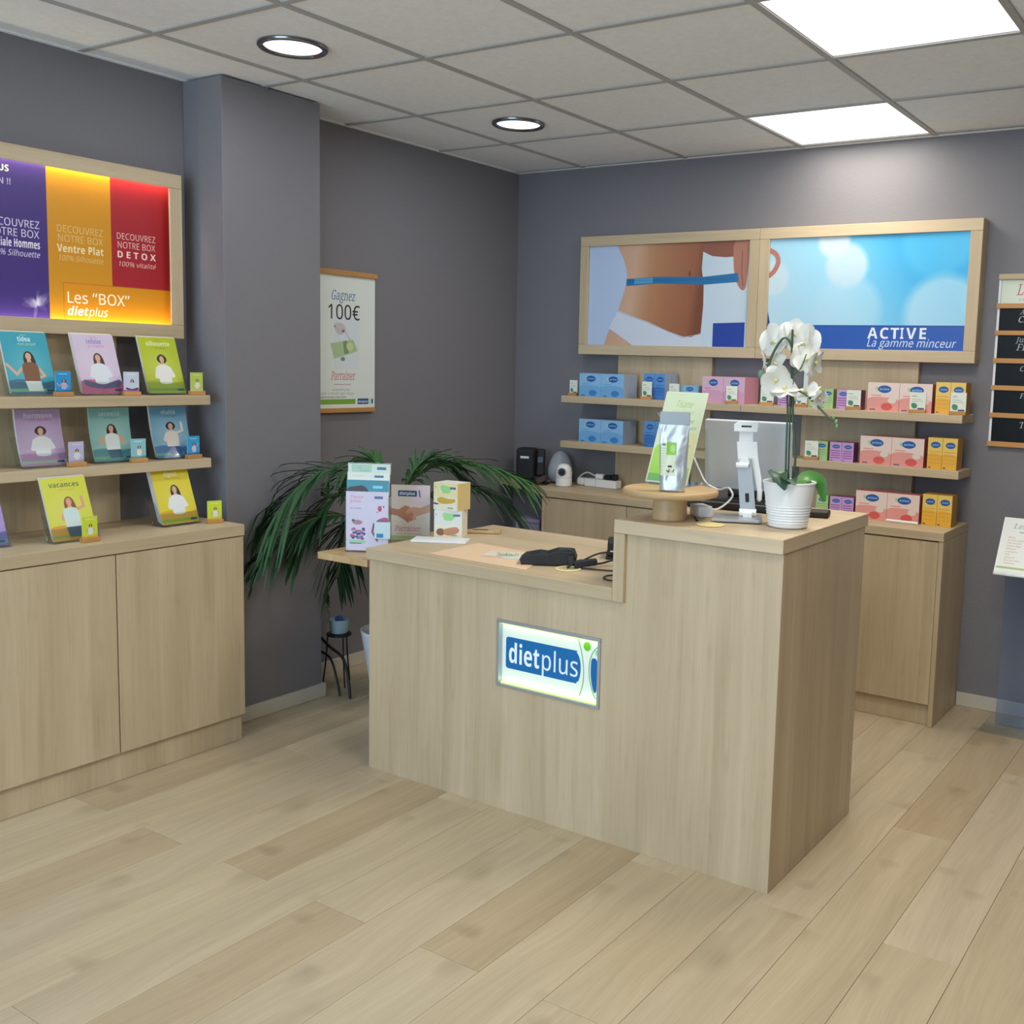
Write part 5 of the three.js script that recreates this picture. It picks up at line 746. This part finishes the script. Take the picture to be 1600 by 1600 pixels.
// ------------------------------------------------------------------ right of the shelves
{
  const t = thing('menu_board', 'wall menu of five black slates between wooden rails', 'menu board', [2.526, 1.14, 0.001]);
  const w = 0.46; part('side_strip', span(0.002, 0.012, 0.012, 0.7, 0, 0.012, 0.001), white, t); part('side_strip', span(w - 0.012, w - 0.002, 0.012, 0.7, 0, 0.012, 0.001), white, t);
  const slateMat = (map) => phys({ map, roughness: 0.4, specularIntensity: 0.35 }), chalk = (lines) => slateMat(canvasTex(512, 112, (x, W, h) => { x.fillStyle = '#0e1114'; x.fillRect(0, 0, W, h); lines.forEach(([s, px, py, sz]) => txt(x, s, px, py, sz, '#b9c4cc', { f: 'serif', w: 'italic' })); }));
  const rows = [[['Avant', 92, 18, 34], ['Chocolat noir', 84, 54, 44]], [['Jus de', 84, 20, 34], ['Fruits rouges', 86, 56, 44]], [['Citron', 108, 26, 36]], [['Fleur d’oranger', 118, 24, 34]], [['Tisane', 124, 30, 40]]];
  const hs = [0.0, 0.125, 0.248, 0.366, 0.485];
  for (let i = 0; i < 6; i++) part('wooden_rail', wspan(0, w, [0, 0.121, 0.235, 0.347, 0.462, 0.572][i], [0.021, 0.141, 0.255, 0.367, 0.481, 0.592][i], 0, 0.024, 'x'), bamboo, t);
  part('wooden_rail', wspan(0.002, w - 0.002, 0.69, 0.712, 0, 0.026, 'x'), oak, t);
  [[0.481, 0.572], [0.367, 0.462], [0.255, 0.347], [0.141, 0.235], [0.021, 0.121]].forEach(([a, b], i) => part('slate', new THREE.BoxGeometry(w - 0.026, b - a - 0.001, 0.006), [black, black, black, black, chalk(rows[i]), black], t, [w / 2, (a + b) / 2, 0.007]));
  part('header_card', new THREE.BoxGeometry(w - 0.026, 0.097, 0.004), [paper, paper, paper, paper, print(canvasTex(512, 116, (x, W, h) => { x.fillStyle = '#dde6d6'; x.fillRect(0, 0, W, h); txt(x, 'Les infusions', 70, 50, 74, '#c2566c', { f: 'serif', w: 'italic', fit: 330 }); txt(x, 'à déguster sur place', 84, 98, 18, '#9ab0ac'); }), 0.5), paper], t, [w / 2, 0.641, 0.008]);
}
{
  const t = thing('document_stand', 'clear acrylic floor stand with a sloping printed sheet', 'document stand', [2.64, 0, 0.3]);
  part('base', span(-0.01, 0.33, 0.0005, 0.006, -0.25, 0, 0.001), acrylic, t); part('upright', span(0.03, 0.29, 0.0065, 0.66, -0.13, -0.124, 0.001), phys({ color: '#dbe5f5', transmission: 0.94, thickness: 0, roughness: 0.12 }), t);  // upright tinted pale blue to imitate window light reflected in clear acrylic
  const b = new THREE.Group(); b.name = 'sloping_board'; b.position.set(0.01, 0.655, 0.02); b.rotation.x = -0.62; t.add(b);
  part('board', span(0, 0.31, 0, 0.26, -0.006, 0, 0.001), white, b); part('ledge', span(0, 0.31, 0, 0.006, 0.0005, 0.014, 0.001), acrylic, b);
  part('printed_sheet', new THREE.PlaneGeometry(0.3, 0.24), print(canvasTex(420, 336, (x, W, h) => { x.fillStyle = '#e3e7e3'; x.fillRect(0, 0, W, h); txt(x, 'Les horaires', 48, 46, 44, '#8c9494', { f: 'serif', w: 'italic' }); stroke(x, [[90, 84], [300, 84]], 4, '#5a6468'); ['Menu', 'Entrée fraîche', 'Plat du jour', 'Gratin léger', 'Velouté', 'Compote', 'Thé', 'Infusion', 'Biscuits secs', 'Collation'].forEach((s, i) => { txt(x, s, 34, 118 + i * 18, 15, '#b58c7c'); txt(x, s, 230, 118 + i * 18, 15, '#b58c7c'); }); x.fillStyle = '#8cb86c'; x.fillRect(0, 304, W, 12); }), 0.35), b, [0.155, 0.135, 0.0006]);
}
renderer.render(scene, camera);
